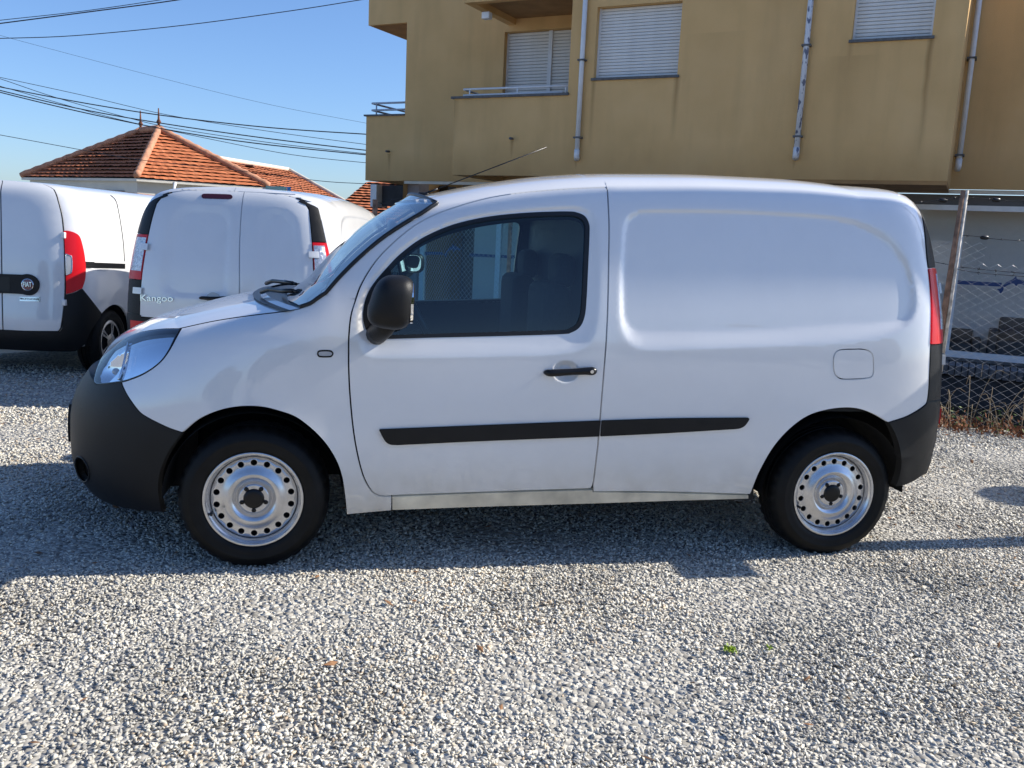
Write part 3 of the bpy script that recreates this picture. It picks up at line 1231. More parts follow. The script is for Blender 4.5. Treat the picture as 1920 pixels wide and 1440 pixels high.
    roof_poly = chain(apillar_seam[::-1][-1:], dt, np.array([[front_q[-1][0] + .004, dt[-1][1] + .004]]), np.array([[front_q[-1][0] + .006, q_shoulder - .0035]]), np.array([[rear_a + .012, q_shoulder - .0035]]),
                      np.array([[rear_a + 0.08, q_shoulder + .05], [ASYM - .55, q_shoulder + .09], [ASYM, q_shoulder + .10]]), np.array([[ASYM, S.qmax - 1e-4]]), head[::-1], ap_front[::-1])
    # the part ahead of the cargo seam: A pillar and cant rail lie below q_shoulder, all joined to the roof
    V, F, n_ = skin(S, roof_poly, h=.06, gap=0.0035, both=True)
    roof = link('roof', mesh('roof', V, F, n_), M_PAINT, root)
    # ---- windscreen and scuttle
    E_ = S(ap_front)
    lowE = S(cowl_line)
    Eall = np.vstack([lowE, E_[1:]])
    rows = resample(Eall, .05, closed=False)
    V, F = [], []
    ncol = 21
    for i, e in enumerate(rows):
        f_ = (e[2] - rows[0][2]) / (rows[-1][2] - rows[0][2])
        bow = 0.135 + (0.085 - 0.135) * f_
        for j in range(ncol):
            y = e[1] + (VW - 2 * e[1]) * j / (ncol - 1)
            u_ = 1 - (2 * j / (ncol - 1) - 1) ** 2
            V.append((e[0] - bow * u_ * .9, y, e[2] + 0.055 * f_ * u_ + .01))
    for i in range(len(rows) - 1):
        for j in range(ncol - 1):
            F.append((i * ncol + j, i * ncol + j + 1, (i + 1) * ncol + j + 1, (i + 1) * ncol + j))
    link('windscreen', mesh('windscreen', V, [tuple(reversed(f)) for f in F]), M_SCREEN, root)
    edge = [tuple(V[i * ncol]) for i in range(len(rows))]
    tb = tubes_mesh('windscreen_seal', [edge, [V[i * ncol + ncol - 1] for i in range(len(rows))], [V[(len(rows) - 1) * ncol + j] for j in range(ncol)]], 0.009, 6)
    link('windscreen_seal', tb, M_SEAL, root)
    # ---- bonnet: lofted between its two shut lines
    bl = np.vstack([lamp_top[3:-1], bonnet_line])
    E3 = resample(S(bl), .035, closed=False)
    V, F = [], []
    ncol = 25
    L_ = len(E3)
    for i, e in enumerate(E3):
        f_ = i / (L_ - 1)
        fwd = np.interp(f_, [0, .12, .35, 1], [.03, .03, .03, .20])
        cr = np.interp(f_, [0, .1, .3, .6, 1], [.004, .010, .018, .022, .020])
        for j in range(ncol):
            u_ = 2 * j / (ncol - 1) - 1
            ee = 1 - abs(u_) ** 2.6
            V.append((e[0] - fwd * ee, e[1] + .004 + (VW - 2 * e[1] - .008) * j / (ncol - 1), e[2] + .003 + cr * ee))
    for i in range(L_ - 1):
        for j in range(ncol - 1):
            F.append((i * ncol + j + 1, i * ncol + j, (i + 1) * ncol + j, (i + 1) * ncol + j + 1))
    bon = mesh('bonnet', V, [tuple(reversed(f)) for f in F])
    link('bonnet', bon, M_PAINT, root)
    rim = [V[i * ncol] for i in range(L_)]
    # scuttle panel and wipers at the foot of the windscreen
    V2, F2 = [], []
    i = L_ - 1
    for j in range(ncol):
        p = np.array(V[i * ncol + j])
        y = p[1]
        V2.append(p + [-.06, 0, -.012])
        V2.append((p[0] + .10, y, p[2] - .004))
        V2.append((p[0] + .30, y, p[2] + .005))
    for j in range(ncol - 1):
        for k_ in range(2):
            F2.append((j * 3 + k_, j * 3 + k_ + 1, j * 3 + k_ + 4, j * 3 + k_ + 3))
    link('scuttle_panel', mesh('scuttle_panel', V2, F2), M_TRIM, root)
    for (y0_, y1_) in ((.52, .16), (1.10, .62)):
        j0 = int((y0_ - .1) / (VW - .2) * (ncol - 1))
        j1 = int((y1_ - .1) / (VW - .2) * (ncol - 1))
        b0 = np.array(V[(L_ - 1) * ncol + j0])
        pts = [(b0[0] - .03, y0_, b0[2] + .012), (b0[0] + .01, y0_ - .06, b0[2] + .030), (b0[0] + .08, y0_ - .2, b0[2] + .034), (b0[0] + .13, y1_ + .05, b0[2] + .045)]
        bl_ = [(b0[0] + .06, y0_ + .05, b0[2] + .025), (b0[0] + .15, y1_, b0[2] + .045)]
        link('wiper', tubes_mesh('wiper', [pts, bl_], [.011, .008], 6), M_TRIM, root)
    # ---- front bumper wraps round the nose
    c0 = 2 * (S.a0 - S.LA)
    mid = S.a0 - S.LA
    low = T_(seg((308, 961), (270, 958), (237, 953.5)))
    q_c = float(low[-1, 1])
    low2 = np.array([[low[-1, 0] - .15, q_c - .005], [low[-1, 0] - .4, q_c], [mid, q_c]])
    arch_edge = T_(seg((341.7, 811), (316.7, 846.7), (301.7, 881.7), (297, 915), (301.7, 951.7), (308, 961)))
    q_top = float(lamp_tip[-1, 1])
    tip_a = float(lamp_tip[-1, 0])
    topc = np.array([[mid, q_top + .02], [tip_a - .15, q_top + .015]])
    # the fog lamp recess
    fog = T_(loop((145, 857), (151, 857.5), (157, 862), (164, 873), (167.3, 886), (166, 898), (159.5, 904), (152, 899), (145, 886), (141.5, 868), n=3))
    near = chain(topc, lamp_tip[::-1], bumper_seam[::-1], arch_edge, low, low2)
    nm = near[1:-1]
    full = chain(near, np.stack([c0 - near[1:-1][::-1, 0], near[1:-1][::-1, 1]], 1))
    if area2(full) < 0:
        full = full[::-1]
    if area2(fog) < 0:
        fog = fog[::-1]
    fog2 = np.stack([c0 - fog[:, 0], fog[:, 1]], 1)[::-1]
    V, F, n_ = skin(S, full, holes=[fog, fog2], h=.05, gap=.002, depth=.03)
    bp = link('front_bumper', mesh('front_bumper', V, F, n_), M_PLASTIC, root)
    for mm in (False, True):
        V, F, n_ = skin(S, offset(fog, -.004), h=.03, gap=0, lift=-.035, depth=0, mirror=mm)
        link('fog_lamp', mesh('fog_lamp', V, F, n_), M_TRIM, bp)
        ring = S(resample(thin(fog, .01), .02))
        ring = np.vstack([ring, ring[:1]])
        if mm:
            ring = ring * [1, -1, 1] + [0, VW, 0]
        link('fog_lamp_bezel', tubes_mesh('fog_lamp_bezel', [ring], .005, 6), M_PLASTIC, bp)
    # centre bar of the bumper, standing a little proud
    qa, qb_ = S.qz(.42), S.qz(.60)
    bar = resample(np.array([[mid - .40, qa], [mid + .40, qa], [mid + .44, (qa + qb_) / 2], [mid + .40, qb_], [mid - .40, qb_], [mid - .44, (qa + qb_) / 2]]), .05)
    V, F, n_ = skin(S, bar, h=.05, gap=0, lift=.010, depth=.03)
    link('bumper_bar', mesh('bumper_bar', V, F, n_), M_PLASTIC, bp)
    # ---- headlights
    lamp = chain(lamp_tip[::-1], lamp_low, lamp_top[::-1])
    if area2(lamp) < 0:
        lamp = lamp[::-1]
    lamp = offset(thin(lamp, .006), 0)
    split = T_(seg((238, 631), (231, 660), (224, 690), (217, 712)))
    o_s = np.argsort(split[:, 1])
    cb, rb_ = T_([(203, 688)])[0], .085

    def bowl(t):
        P = S(t)
        nn = S.normal(t)
        sa_ = np.interp(t[:, 1], split[o_s, 1], split[o_s, 0])
        left = t[:, 0] < sa_
        r2 = ((t - cb) ** 2).sum(1) / rb_ ** 2
        dep = np.where(left, .016 + .05 * np.clip(1 - r2, 0, 1), .022)
        return P - nn * np.clip(dep, .012, .09)[:, None]
    for mm in (False, True):
        V, F, n_ = skin(S, offset(lamp, -.002), h=.02, gap=0, lift=-.02, depth=.02, mirror=mm)
        hl = bpy.data.objects.new('headlight', None)
        hl = link('headlight', None, None, root) if False else hl
        COL.objects.link(hl)
        hl.parent = root
        V, F, n_ = skin(S, offset(lamp, .005), h=.010, gap=0, depth=0, disp=bowl, mirror=mm)
        link('reflector', mesh('reflector', V, F, n_), M_CHROME, hl)
        V, F, n_ = skin(S, lamp, h=.035, gap=.003, lift=.004, depth=.02, mirror=mm)
        link('lens', mesh('lens', V, F, n_), M_LENS, hl)
        V, F, n_ = skin(S, lamp, holes=[offset(lamp, .006)], h=.03, gap=.001, lift=.002, depth=.05, mirror=mm)
        link('headlight_bezel', mesh('headlight_bezel', V, F, n_), M_TRIM, hl)
        dv = S(seg((237, 633), (231, 660), (224, 690), (217, 711)) * 0 + T_(seg((237, 633), (231, 660), (224, 690), (217, 711)))) - S.normal(T_(seg((237, 633), (231, 660), (224, 690), (217, 711)))) * .014
        if mm:
            dv = dv * [1, -1, 1] + [0, VW, 0]
        link('lamp_divider', tubes_mesh('lamp_divider', [dv], .005, 6), M_CHROME_SOFT, hl)
        bulb_c = S(T_([(204, 690)]))[0] - S.normal(T_([(204, 690)]))[0] * .035
        if mm:
            bulb_c = bulb_c * [1, -1, 1] + [0, VW, 0]
        V, F = superblob(bulb_c, (.016, .016, .016), 2, 12, 8)
        link('bulb', mesh('bulb', V, F), M_GREYLENS, hl)
    # ---- sill under door and cargo side
    st = T_(seg((735.5, 932), (857, 927), (992, 922.5), (1112, 919.5)))
    st2 = T_(seg((1112, 923.5), (1250, 925), (1404, 929.5)))
    sb = T_(seg((1404, 936), (1250, 940.5), (1100, 945.5), (900, 951.5), (735.5, 957.5)))
    sill = chain(st, st2, sb)
    panel('sill', S, sill, M_SILL, root, h=.05, gap=.001, lift=-.004, depth=.06)
    # ---- tail: doors, lamps, black pillar trim, bumper
    for mm, lo_f in ((False, a_out), (True, a_out_far)):
        pt = strip(q_lt, q_pt + .03, True, 22, a_lo=lo_f)
        V, F, n_ = skin(S, pt, h=.04, gap=.002, lift=.004, depth=.03, mirror=mm)
        link('pillar_trim', mesh('pillar_trim', V, F, n_), M_PLASTIC, root)
    for mm, lo_f in ((False, a_out), (True, a_out_far)):
        lp = strip(q_lb, q_lt - .004, False, 12, a_lo=lo_f)
        tl = bpy.data.objects.new('tail_light', None)
        COL.objects.link(tl)
        tl.parent = root
        V, F, n_ = skin(S, lp, h=.03, gap=.002, lift=.006, depth=.03, mirror=mm)
        link('red_lens', mesh('red_lens', V, F, n_), M_RED, tl)
        cl = strip(q_lb + .07, q_lt - .03, False, 12, a_lo=lambda q: lo_f(q) * .62 + a_in(q) * .38 if not mm else lo_f(q) * .75 + a_in(q) * .25, a_hi=lambda q: a_in(q) - .006)
        V, F, n_ = skin(S, cl, h=.02, gap=0, lift=.009, depth=.008, mirror=mm)
        link('clear_lens', mesh('clear_lens', V, F, n_), M_CLEARLAMP, tl)
        hg = strip(q_lt - .13, q_lt - .08, False, 5, a_lo=lambda q: a_in(q) - .03, a_hi=lambda q: a_in(q) + .02)
        V, F, n_ = skin(S, hg, h=.03, gap=0, lift=.022, depth=.03, mirror=mm)
        link('door_hinge', mesh('door_hinge', V, F, n_), M_PAINT, tl)
    lt = strip(q_bt, q_lb - .003, False, 10)
    for o in panel('corner_trim', S, lt, M_PLASTIC, root, h=.04, gap=.001, lift=.003, depth=.03):
        pass
    for mm in (False, True):
        hg = strip(q_bt + .16, q_bt + .21, False, 5, a_lo=lambda q: a_in(q) - .04, a_hi=lambda q: a_in(q) + .015)
        V, F, n_ = skin(S, hg, h=.03, gap=0, lift=.02, depth=.03, mirror=mm)
        link('door_hinge', mesh('door_hinge', V, F, n_), M_PAINT, root)
    q_rt = q_shoulder + .085
    q_rb = q_bt - .02
    qs = np.linspace(q_rb, q_rt, 26)
    ai = a_in(np.clip(qs, None, q_pt))
    k_ = np.clip((qs - q_pt + .02) / (q_rt - q_pt + .02), 0, 1)
    ai = ai + 0.20 * k_ ** 3
    left = np.stack([ai, qs], 1)
    o = np.argsort(seam[:, 1])
    sa = np.interp(qs, seam[o, 1], seam[o, 0])
    sm_ = np.stack([sa, qs], 1)
    rl_o = np.array([0.11, .10])
    r_out = None
    # pressed panel in each leaf
    def rec_loop(a0_, a1_, q0_, q1_, rr=.09):
        pts = []
        for (ca, cq, t0) in ((a1_ - rr, q0_ + rr, -90), (a1_ - rr, q1_ - rr * 1.3, 0), (a0_ + rr, q1_ - rr * 1.3, 90), (a0_ + rr, q0_ + rr, 180)):
            for t in np.linspace(t0, t0 + 90, 7):
                pts.append((ca + rr * math.cos(math.radians(t)), cq + (rr * (1.3 if 0 <= t <= 180 else 1)) * math.sin(math.radians(t))))
        return np.array(pts)
    am = float(np.mean(sa))
    l0 = float(a_in(np.array([S.qz(1.3)]))[0])
    for nme, poly, lo_, hi_ in (('rear_door', chain(left[:1], sm_, left[::-1]), l0, am), ('rear_door', chain(sm_[:1], mir(left), sm_[::-1]), am, 2 * ASYM - l0)):
        ro = rec_loop(lo_ + .10, hi_ - .06, S.qz(.93), S.qz(1.66))
        ri = rec_loop(lo_ + .145, hi_ - .09, S.qz(.95), S.qz(1.60))

        def frec(t, ro=ro, ri=ri):
            P = S(t)
            nn = S.normal(t)
            io, ii = inside(t, ro), inside(t, ri)
            do, di = dist(t, ro), dist(t, ri)
            r_ = np.where(ii, 1.0, np.where(io, do / (do + di + 1e-9), 0))
            return P - nn * (.012 * r_)[:, None]
        pl = poly
        if area2(pl) < 0:
            pl = pl[::-1]
        V, F, n_ = skin(S, pl, creases=[resample(ro, .05), resample(ri, .05)], h=.05, gap=.003, disp=frec, fine=band([ro, ri], .04, .02))
        d = link('rear_door', mesh('rear_door', V, F, n_), M_PAINT, root)
        if lo_ < 3.5:
            br = TK(loop((378, 368), (380, 364.5), (386, 363.6), (405, 364), (428, 364.8), (434, 366), (436, 369), (434, 372.5), (428, 373.6), (405, 373), (386, 372.4), (380, 371.5), n=3))
            V, F, n_ = skin(S, br if area2(br) > 0 else br[::-1], h=.03, gap=0, lift=.004, depth=.02)
            link('brake_light', mesh('brake_light', V, F, n_), M_REDDARK, d)
            hp = TK(seg((375, 559), (383, 558.5), (393, 559.5), (405, 559.5), (417, 559), (426, 560), (432, 561)))
            P = S(hp) + S.normal(hp) * .018
            P[0] -= S.normal(hp[:1])[0] * .012
            V, F = tube(P, np.interp(np.linspace(0, 1, len(P)), [0, .08, .3, .6, .8, .95, 1], [.006, .013, .015, .013, .018, .018, .008]), 10)
            link('rear_handle', mesh('rear_handle', V, F), M_TRIM, d)
            cp = TK(loop((386, 558), (391, 551), (399, 548), (408, 551), (413, 558), (409, 566), (399, 569), (390, 566), n=4))
            V, F, n_ = skin(S, cp if area2(cp) > 0 else cp[::-1], h=.03, gap=0, lift=.0015, depth=.003)
            link('handle_cup', mesh('handle_cup', V, F, n_), M_GREYLENS, d)
            # raised chrome lettering
            c = TK([(294, 559.5)])
            e = TK([(310, 560)])
            P0, P1, n0 = S(c)[0], S(e)[0], S.normal(c)[0]
            ux = (P1 - P0) / np.linalg.norm(P1 - P0)
            uy = np.cross(n0, ux)
            tm = text_mesh('lettering', 'Kangoo', .092, .003)
            # slant and widen
            lt_ = link('lettering', tm, M_CHROME_SOFT, d)
            lt_.matrix_parent_inverse = Matrix.Identity(4)
            lt_.matrix_local = Matrix(((ux[0] * 1.0, uy[0] * .8, n0[0], P0[0] + n0[0] * .004), (ux[1] * 1.0, uy[1] * .8, n0[1], P0[1] + n0[1] * .004), (ux[2] * 1.0, uy[2] * .8, n0[2], P0[2] + n0[2] * .004), (0, 0, 0, 1)))
    fill = resample(np.array([[ae[0] - .02, q_pt - .01], [ASYM - .35, q_pt - .01], [ASYM - .35, q_rt + .03], [ae[0] - .02, q_rt + .03]]), .05)
    V, F, n_ = skin(S, fill, h=.06, gap=0, lift=-.006, depth=0, both=True)
    link('door_frame', mesh('door_frame', V, F, n_), M_PAINT, root)
    # rear bumper
    rb_arch = T_(seg((1665, 792), (1676, 812), (1684.5, 838), (1688, 866), (1684, 893), (1677, 912)))
    rb_low = T_(seg((1677, 912), (1695, 908.5), (1712, 901), (1725, 892)))
    seam_rb = rear_edge[rear_edge[:, 1] <= q_bt + 1e-6][:22]
    seam_rb = T_(seg((1665, 792), (1695, 782.5), (1715, 772.5), (1730, 762.5), (1737.5, 754)))
    q_rl = float(rb_low[-1, 1])
    nearb = chain(np.array([[ASYM, q_bt - .025]]), np.array([[ASYM - .45, q_bt - .025], [float(a_in(np.array([q_bt]))[0]) + .01, q_bt - .004]]), seam_rb[::-1], rb_arch, rb_low, np.array([[ASYM - .5, q_rl], [ASYM, q_rl]]))
    fullb = chain(nearb, mir(nearb[1:-1][::-1]))
    if area2(fullb) < 0:
        fullb = fullb[::-1]
    V, F, n_ = skin(S, fullb, h=.06, gap=.002, lift=.006, depth=.04)
    rb = link('rear_bumper', mesh('rear_bumper', V, F, n_), M_PLASTIC, root)
    for mm in (False, True):
        rf = strip(q_bt - .13, q_bt - .055, False, 5, a_lo=lambda q: np.full_like(q, float(a_out(np.array([q_bt]))[0]) + .13), a_hi=lambda q: np.full_like(q, float(a_out(np.array([q_bt]))[0]) + .25))
        V, F, n_ = skin(S, rf, h=.03, gap=0, lift=.012, depth=.01, mirror=mm)
        link('reflector', mesh('reflector', V, F, n_), M_RED, rb)
    # ---- dark inner shell under every gap
    def shellpoly(a_, b_, qa_, qb2):
        return resample(np.array([[a_, qa_], [b_, qa_], [b_, qb2], [a_, qb2]]), .06)
    wh = [np.array([(c[0] + .40 * math.cos(t), S.qz(max(.15, c[1] + .40 * math.sin(t)))) for t in np.linspace(-.1, math.pi + .1, 24)]) for c in (FW, RW)]
    # cargo box shell only behind the bulkhead and low down: the cabin stays open to see through
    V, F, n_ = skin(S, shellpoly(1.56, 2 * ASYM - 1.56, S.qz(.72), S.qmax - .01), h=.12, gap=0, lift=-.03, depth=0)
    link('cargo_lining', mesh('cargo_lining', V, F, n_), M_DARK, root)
    bm = bmesh.new()
    bm_box(bm, (1.35, VW / 2, .38), (1.9, VW - .16, .22))
    bm_box(bm, (0.0, VW / 2, .66), (1.0, .9, .5))
    bm_box(bm, (2.7, VW / 2, .48), (1.0, 1.1, .4))
    bm_box(bm, (-.45, VW / 2, .45), (.35, 1.1, .35))
    bm_box(bm, (0.05, VW / 2, .85), (.7, 1.35, .2))
    link('underbody', from_bm('underbody', bm), M_DARK, root)
    for x in (FW[0], RW[0]):
        arch_liner('arch_liner', root, x, .31, .372, .05, .42)
        arch_liner('arch_liner', root, x, .31, .372, VW - .05, VW - .42)
    # ---- cabin
    bm = bmesh.new()
    bm_box(bm, (1.47, VW / 2, .90), (.03, VW - .20, .9))
    bm_box(bm, (1.47, VW / 2, 1.48), (.028, VW - .42, .36))
    link('bulkhead', from_bm('bulkhead', bm), M_INT, root)
    link('dashboard', box_mesh('dashboard', (.38, VW / 2, .93), (.46, VW - .36, .30), bevel=.08), M_INT, root)
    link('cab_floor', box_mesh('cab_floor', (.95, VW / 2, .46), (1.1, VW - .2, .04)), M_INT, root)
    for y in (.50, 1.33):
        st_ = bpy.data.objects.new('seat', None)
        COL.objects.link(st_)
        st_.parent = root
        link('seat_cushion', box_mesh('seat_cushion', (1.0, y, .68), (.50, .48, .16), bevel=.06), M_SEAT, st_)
        link('seat_back', box_mesh('seat_back', (1.345, y, .96), (.13, .46, .58), Matrix.Rotation(0, 3, 'Y'), bevel=.06), M_SEAT, st_)
        link('head_restraint', box_mesh('head_restraint', (1.40, y, 1.31), (.09, .25, .16), bevel=.05), M_SEAT, st_)
    sw = bpy.data.objects.new('steering_wheel', None)
    COL.objects.link(sw)
    sw.parent = root
    tl_ = math.radians(28)
    c = np.array([.72, .50, 1.05])
    ax = np.array([math.cos(tl_), 0, math.sin(tl_)])
    e1, e2 = np.array([0, 1.0, 0]), np.array([-math.sin(tl_), 0, math.cos(tl_)])
    rimp = [c + .185 * (math.cos(t) * e1 + math.sin(t) * e2) for t in np.linspace(0, 2 * math.pi, 33)]
    link('steering_rim', tubes_mesh('steering_rim', [rimp], .016, 8), M_TRIM, sw)
    link('steering_spoke', tubes_mesh('steering_spoke', [[c, c + .18 * e1], [c, c - .18 * e1], [c, c - .18 * e2], [c - .25 * ax, c]], [.02, .02, .02, .035], 8), M_TRIM, sw)
    V, F = superblob((.60, .985, 1.475), (.022, .125, .042), 3)
    link('interior_mirror', mesh('interior_mirror', V, F), M_TRIM, root)
    # ---- door mirrors
    for mm in (False, True):
        mr = bpy.data.objects.new('wing_mirror', None)
        COL.objects.link(mr)
        mr.parent = root
        c = at_y(735, 566, -.115)

        def shear(p):
            q = p.copy()
            q[0] = p[0] * (1 - .10 * (p[2] / .11)) + 0.02 * p[2] / .11
            q[2] = p[2] - .012 * (p[0] / .1) * (p[2] < 0)
            return q
        V, F = superblob(c, (.088, .108, .108), 3.0, 36, 20, shear)
        V = np.array(V)
        if mm:
            V = V * [1, -1, 1] + [0, VW, 0]
            F = [tuple(reversed(f)) for f in F]
        link('mirror_housing', mesh('mirror_housing', V, F), M_PLASTIC, mr)
        # mirror glass faces the rear
        gl = [(c[0] + .071, c[1] + .084 * math.cos(t) * (abs(math.cos(t)) ** -.3 if abs(math.cos(t)) > 1e-3 else 1), c[2] + .086 * math.sin(t) * (abs(math.sin(t)) ** -.3 if abs(math.sin(t)) > 1e-3 else 1)) for t in np.linspace(0, 2 * math.pi, 32, endpoint=False)]
        gl = np.array(gl)
        gl2 = gl + [.010, 0, 0]
        V = np.vstack([gl, gl2, [gl2.mean(0)]])
        m = len(gl)
        F = [(i, (i + 1) % m, m + (i + 1) % m, m + i) for i in range(m)] + [(m + i, m + (i + 1) % m, 2 * m) for i in range(m)]
        if mm:
            V = V * [1, -1, 1] + [0, VW, 0]
        link('mirror_glass', mesh('mirror_glass', V, F, smooth=False), M_CHROME, mr)
        b0 = at_y(706, 612, .02)
        arm = [np.array([b0[0], .03, b0[2] - .035]), np.array([b0[0] + .01, -.01, b0[2] - .02]), np.array([b0[0] + .03, -.05, b0[2]]), np.array([b0[0] + .05, -.09, b0[2] + .05])]
        V, F = tube(arm, [.045, .044, .040, .045], 14)
        V = np.array(V)
        if mm:
            V = V * [1, -1, 1] + [0, VW, 0]
        link('mirror_arm', mesh('mirror_arm', V, F), M_PLASTIC, mr)
        # black sail at the window corner
        sl = T_(loop((682, 588), (690, 556), (708, 527), (728, 503), (735, 520), (736, 560), (733, 600), (727, 628), (722, 636), (706, 636.5), (692, 628), (683, 610), n=3))
        V, F, n_ = skin(S, sl if area2(sl) > 0 else sl[::-1], h=.04, gap=0, disp=f_door, lift=.004, depth=.02, mirror=mm)
        link('mirror_sail', mesh('mirror_sail', V, F, n_), M_PLASTIC, mr)
    # ---- aerial on the front of the roof
    b = at_y(797, 363, VW / 2)
    t_ = at_y(1025, 276, VW / 2)
    ae_ = bpy.data.objects.new('aerial', None)
    COL.objects.link(ae_)
    ae_.parent = root
    zr = S(np.array([[b[0], S.qmax - .01]]))[0][2]
    b[2] = max(b[2], zr - .01)
    link('aerial_base', box_mesh('aerial_base', (b[0] - .01, b[1], b[2] - .012), (.055, .03, .035), bevel=.01), M_TRIM, ae_)
    d_ = t_ - b
    link('aerial_rod', tubes_mesh('aerial_rod', [[b, b + d_ * .10], [b + d_ * .09, t_]], [.0065, .0032], 6), M_TRIM, ae_)
    # ---- wheels
    wheel('wheel', root, FW[0], .045, -1, z=.307)
    wheel('wheel', root, FW[0], VW - .045, 1, z=.307)
    wheel('wheel', root, RW[0], .045, -1, z=.307)
    wheel('wheel', root, RW[0], VW - .045, 1, z=.307)
    return root


def copy_tree(o, parent=None):
    c = o.copy()
    COL.objects.link(c)
    if parent is not None:
        c.parent = parent
    for ch in list(o.children):
        copy_tree(ch, c)
    return c




# ================================================================== the setting
def ramp(nt, stops):
    r = nt.nodes.new('ShaderNodeValToRGB')
    cr = r.color_ramp
    cr.elements[0].position, cr.elements[0].color = stops[0][0], (*stops[0][1], 1)
    cr.elements[1].position, cr.elements[1].color = stops[-1][0], (*stops[-1][1], 1)
    for p, c in stops[1:-1]:
        e = cr.elements.new(p)
        e.color = (*c, 1)
    return r


def gravel_mat():
    m, nt, out = mat('gravel_stone')
    b = nt.nodes.new('ShaderNodeBsdfPrincipled')
    b.inputs['Roughness'].default_value = 0.85
    b.inputs['Specular IOR Level'].default_value = 0.25
    at = nt.nodes.new('ShaderNodeAttribute')
    at.attribute_name = 'stone_tone'
    r = ramp(nt, [(0.0, (.22, .215, .21)), (.13, (.36, .35, .33)), (.34, (.54, .515, .455)), (.60, (.65, .615, .53)), (.80, (.74, .70, .60)), (.90, (.62, .52, .38)), (.95, (.47, .36, .25)), (1.0, (.80, .765, .67))])
    nt.links.new(at.outputs['Fac'], r.inputs[0])
    tc = nt.nodes.new('ShaderNodeTexCoord')
    nz = nt.nodes.new('ShaderNodeTexNoise')
    nz.inputs['Scale'].default_value = 130
    nz.inputs['Detail'].default_value = 4
    nt.links.new(tc.outputs['Object'], nz.inputs['Vector'])
    big = nt.nodes.new('ShaderNodeTexNoise')
    big.inputs['Scale'].default_value = 1.6
    big.inputs['Detail'].default_value = 3
    nt.links.new(tc.outputs['Object'], big.inputs['Vector'])
    mr = nt.nodes.new('ShaderNodeMapRange')
    mr.inputs[1].default_value, mr.inputs[2].default_value, mr.inputs[3].default_value, mr.inputs[4].default_value = .3, .7, .72, 1.2
    nt.links.new(nz.outputs[0], mr.inputs[0])
    mr2 = nt.nodes.new('ShaderNodeMapRange')
    mr2.inputs[1].default_value, mr2.inputs[2].default_value, mr2.inputs[3].default_value, mr2.inputs[4].default_value = .35, .65, .80, 1.12
    nt.links.new(big.outputs[0], mr2.inputs[0])
    mu = nt.nodes.new('ShaderNodeMath')
    mu.operation = 'MULTIPLY'
    nt.links.new(mr.outputs[0], mu.inputs[0])
    nt.links.new(mr2.outputs[0], mu.inputs[1])
    mx = nt.nodes.new('ShaderNodeMixRGB')
    mx.blend_type = 'MULTIPLY'
    mx.inputs[0].default_value = 1
    nt.links.new(r.outputs[0], mx.inputs[1])
    nt.links.new(mu.outputs[0], mx.inputs[2])
    nt.links.new(mx.outputs[0], b.inputs['Base Color'])
    nt.links.new(b.outputs[0], out.inputs[0])
    return m


def ground_mat():
    m, nt, out = mat('gravel_ground')
    b = nt.nodes.new('ShaderNodeBsdfPrincipled')
    b.inputs['Roughness'].default_value = 0.9
    b.inputs['Specular IOR Level'].default_value = 0.2
    tc = nt.nodes.new('ShaderNodeTexCoord')
    vo = nt.nodes.new('ShaderNodeTexVoronoi')
    vo.inputs['Scale'].default_value = 42
    nt.links.new(tc.outputs['Object'], vo.inputs['Vector'])
    r = ramp(nt, [(0.0, (.20, .19, .17)), (.4, (.36, .34, .30)), (.75, (.48, .455, .40)), (1.0, (.56, .53, .46))])
    sp = nt.nodes.new('ShaderNodeSeparateColor')
    nt.links.new(vo.outputs['Color'], sp.inputs[0])
    nt.links.new(sp.outputs[0], r.inputs[0])
    # off the lot: bare earth and scrub
    ge = nt.nodes.new('ShaderNodeSeparateXYZ')
    nt.links.new(tc.outputs['Object'], ge.inputs[0])
    mr = nt.nodes.new('ShaderNodeMapRange')
    mr.inputs[1].default_value, mr.inputs[2].default_value = -.30, -.12
    nt.links.new(ge.outputs[2], mr.inputs[0])
    mx = nt.nodes.new('ShaderNodeMixRGB')
    mx.inputs[1].default_value = (.05, .042, .03, 1)
    nt.links.new(mr.outputs[0], mx.inputs[0])
    nt.links.new(r.outputs[0], mx.inputs[2])
    bp = nt.nodes.new('ShaderNodeBump')
    bp.inputs['Strength'].default_value = 1.0
    bp.inputs['Distance'].default_value = 0.02
    iv = nt.nodes.new('ShaderNodeMath')
    iv.operation = 'MULTIPLY'
    iv.inputs[1].default_value = -1
    nt.links.new(vo.outputs['Distance'], iv.inputs[0])
    nt.links.new(iv.outputs[0], bp.inputs['Height'])
    nt.links.new(bp.outputs[0], b.inputs['Normal'])
    nt.links.new(mx.outputs[0], b.inputs['Base Color'])
    nt.links.new(b.outputs[0], out.inputs[0])
    return m


M_STONE = gravel_mat()
M_GROUND = ground_mat()

# fence foot line: right part along the lot edge, then away towards the back left
FP = np.array([(9.5, 1.30), (6.04, 2.72), (5.40, 3.06), (3.1, 4.85), (1.72, 8.3), (1.0, 11.6), (0.2, 16.0)])


def past_fence(x, y):
    """how far a point lies beyond the lot edge (positive behind the fence)"""
    P = np.stack([np.asarray(x, float).ravel(), np.asarray(y, float).ravel()], 1)
    d = dist(P, FP, closed=False)
    poly = np.vstack([FP, [(0.2, 60), (60, 60), (60, 1.3)]])
    s_ = np.where(inside(P, poly), 1.0, -1.0)
    return (d * s_).reshape(np.shape(x))


def ground_z(x, y):
    t = np.clip(past_fence(x, y) - .12, 0, .6) / .6
    return gz(x, y) - .75 * t * t * (3 - 2 * t)


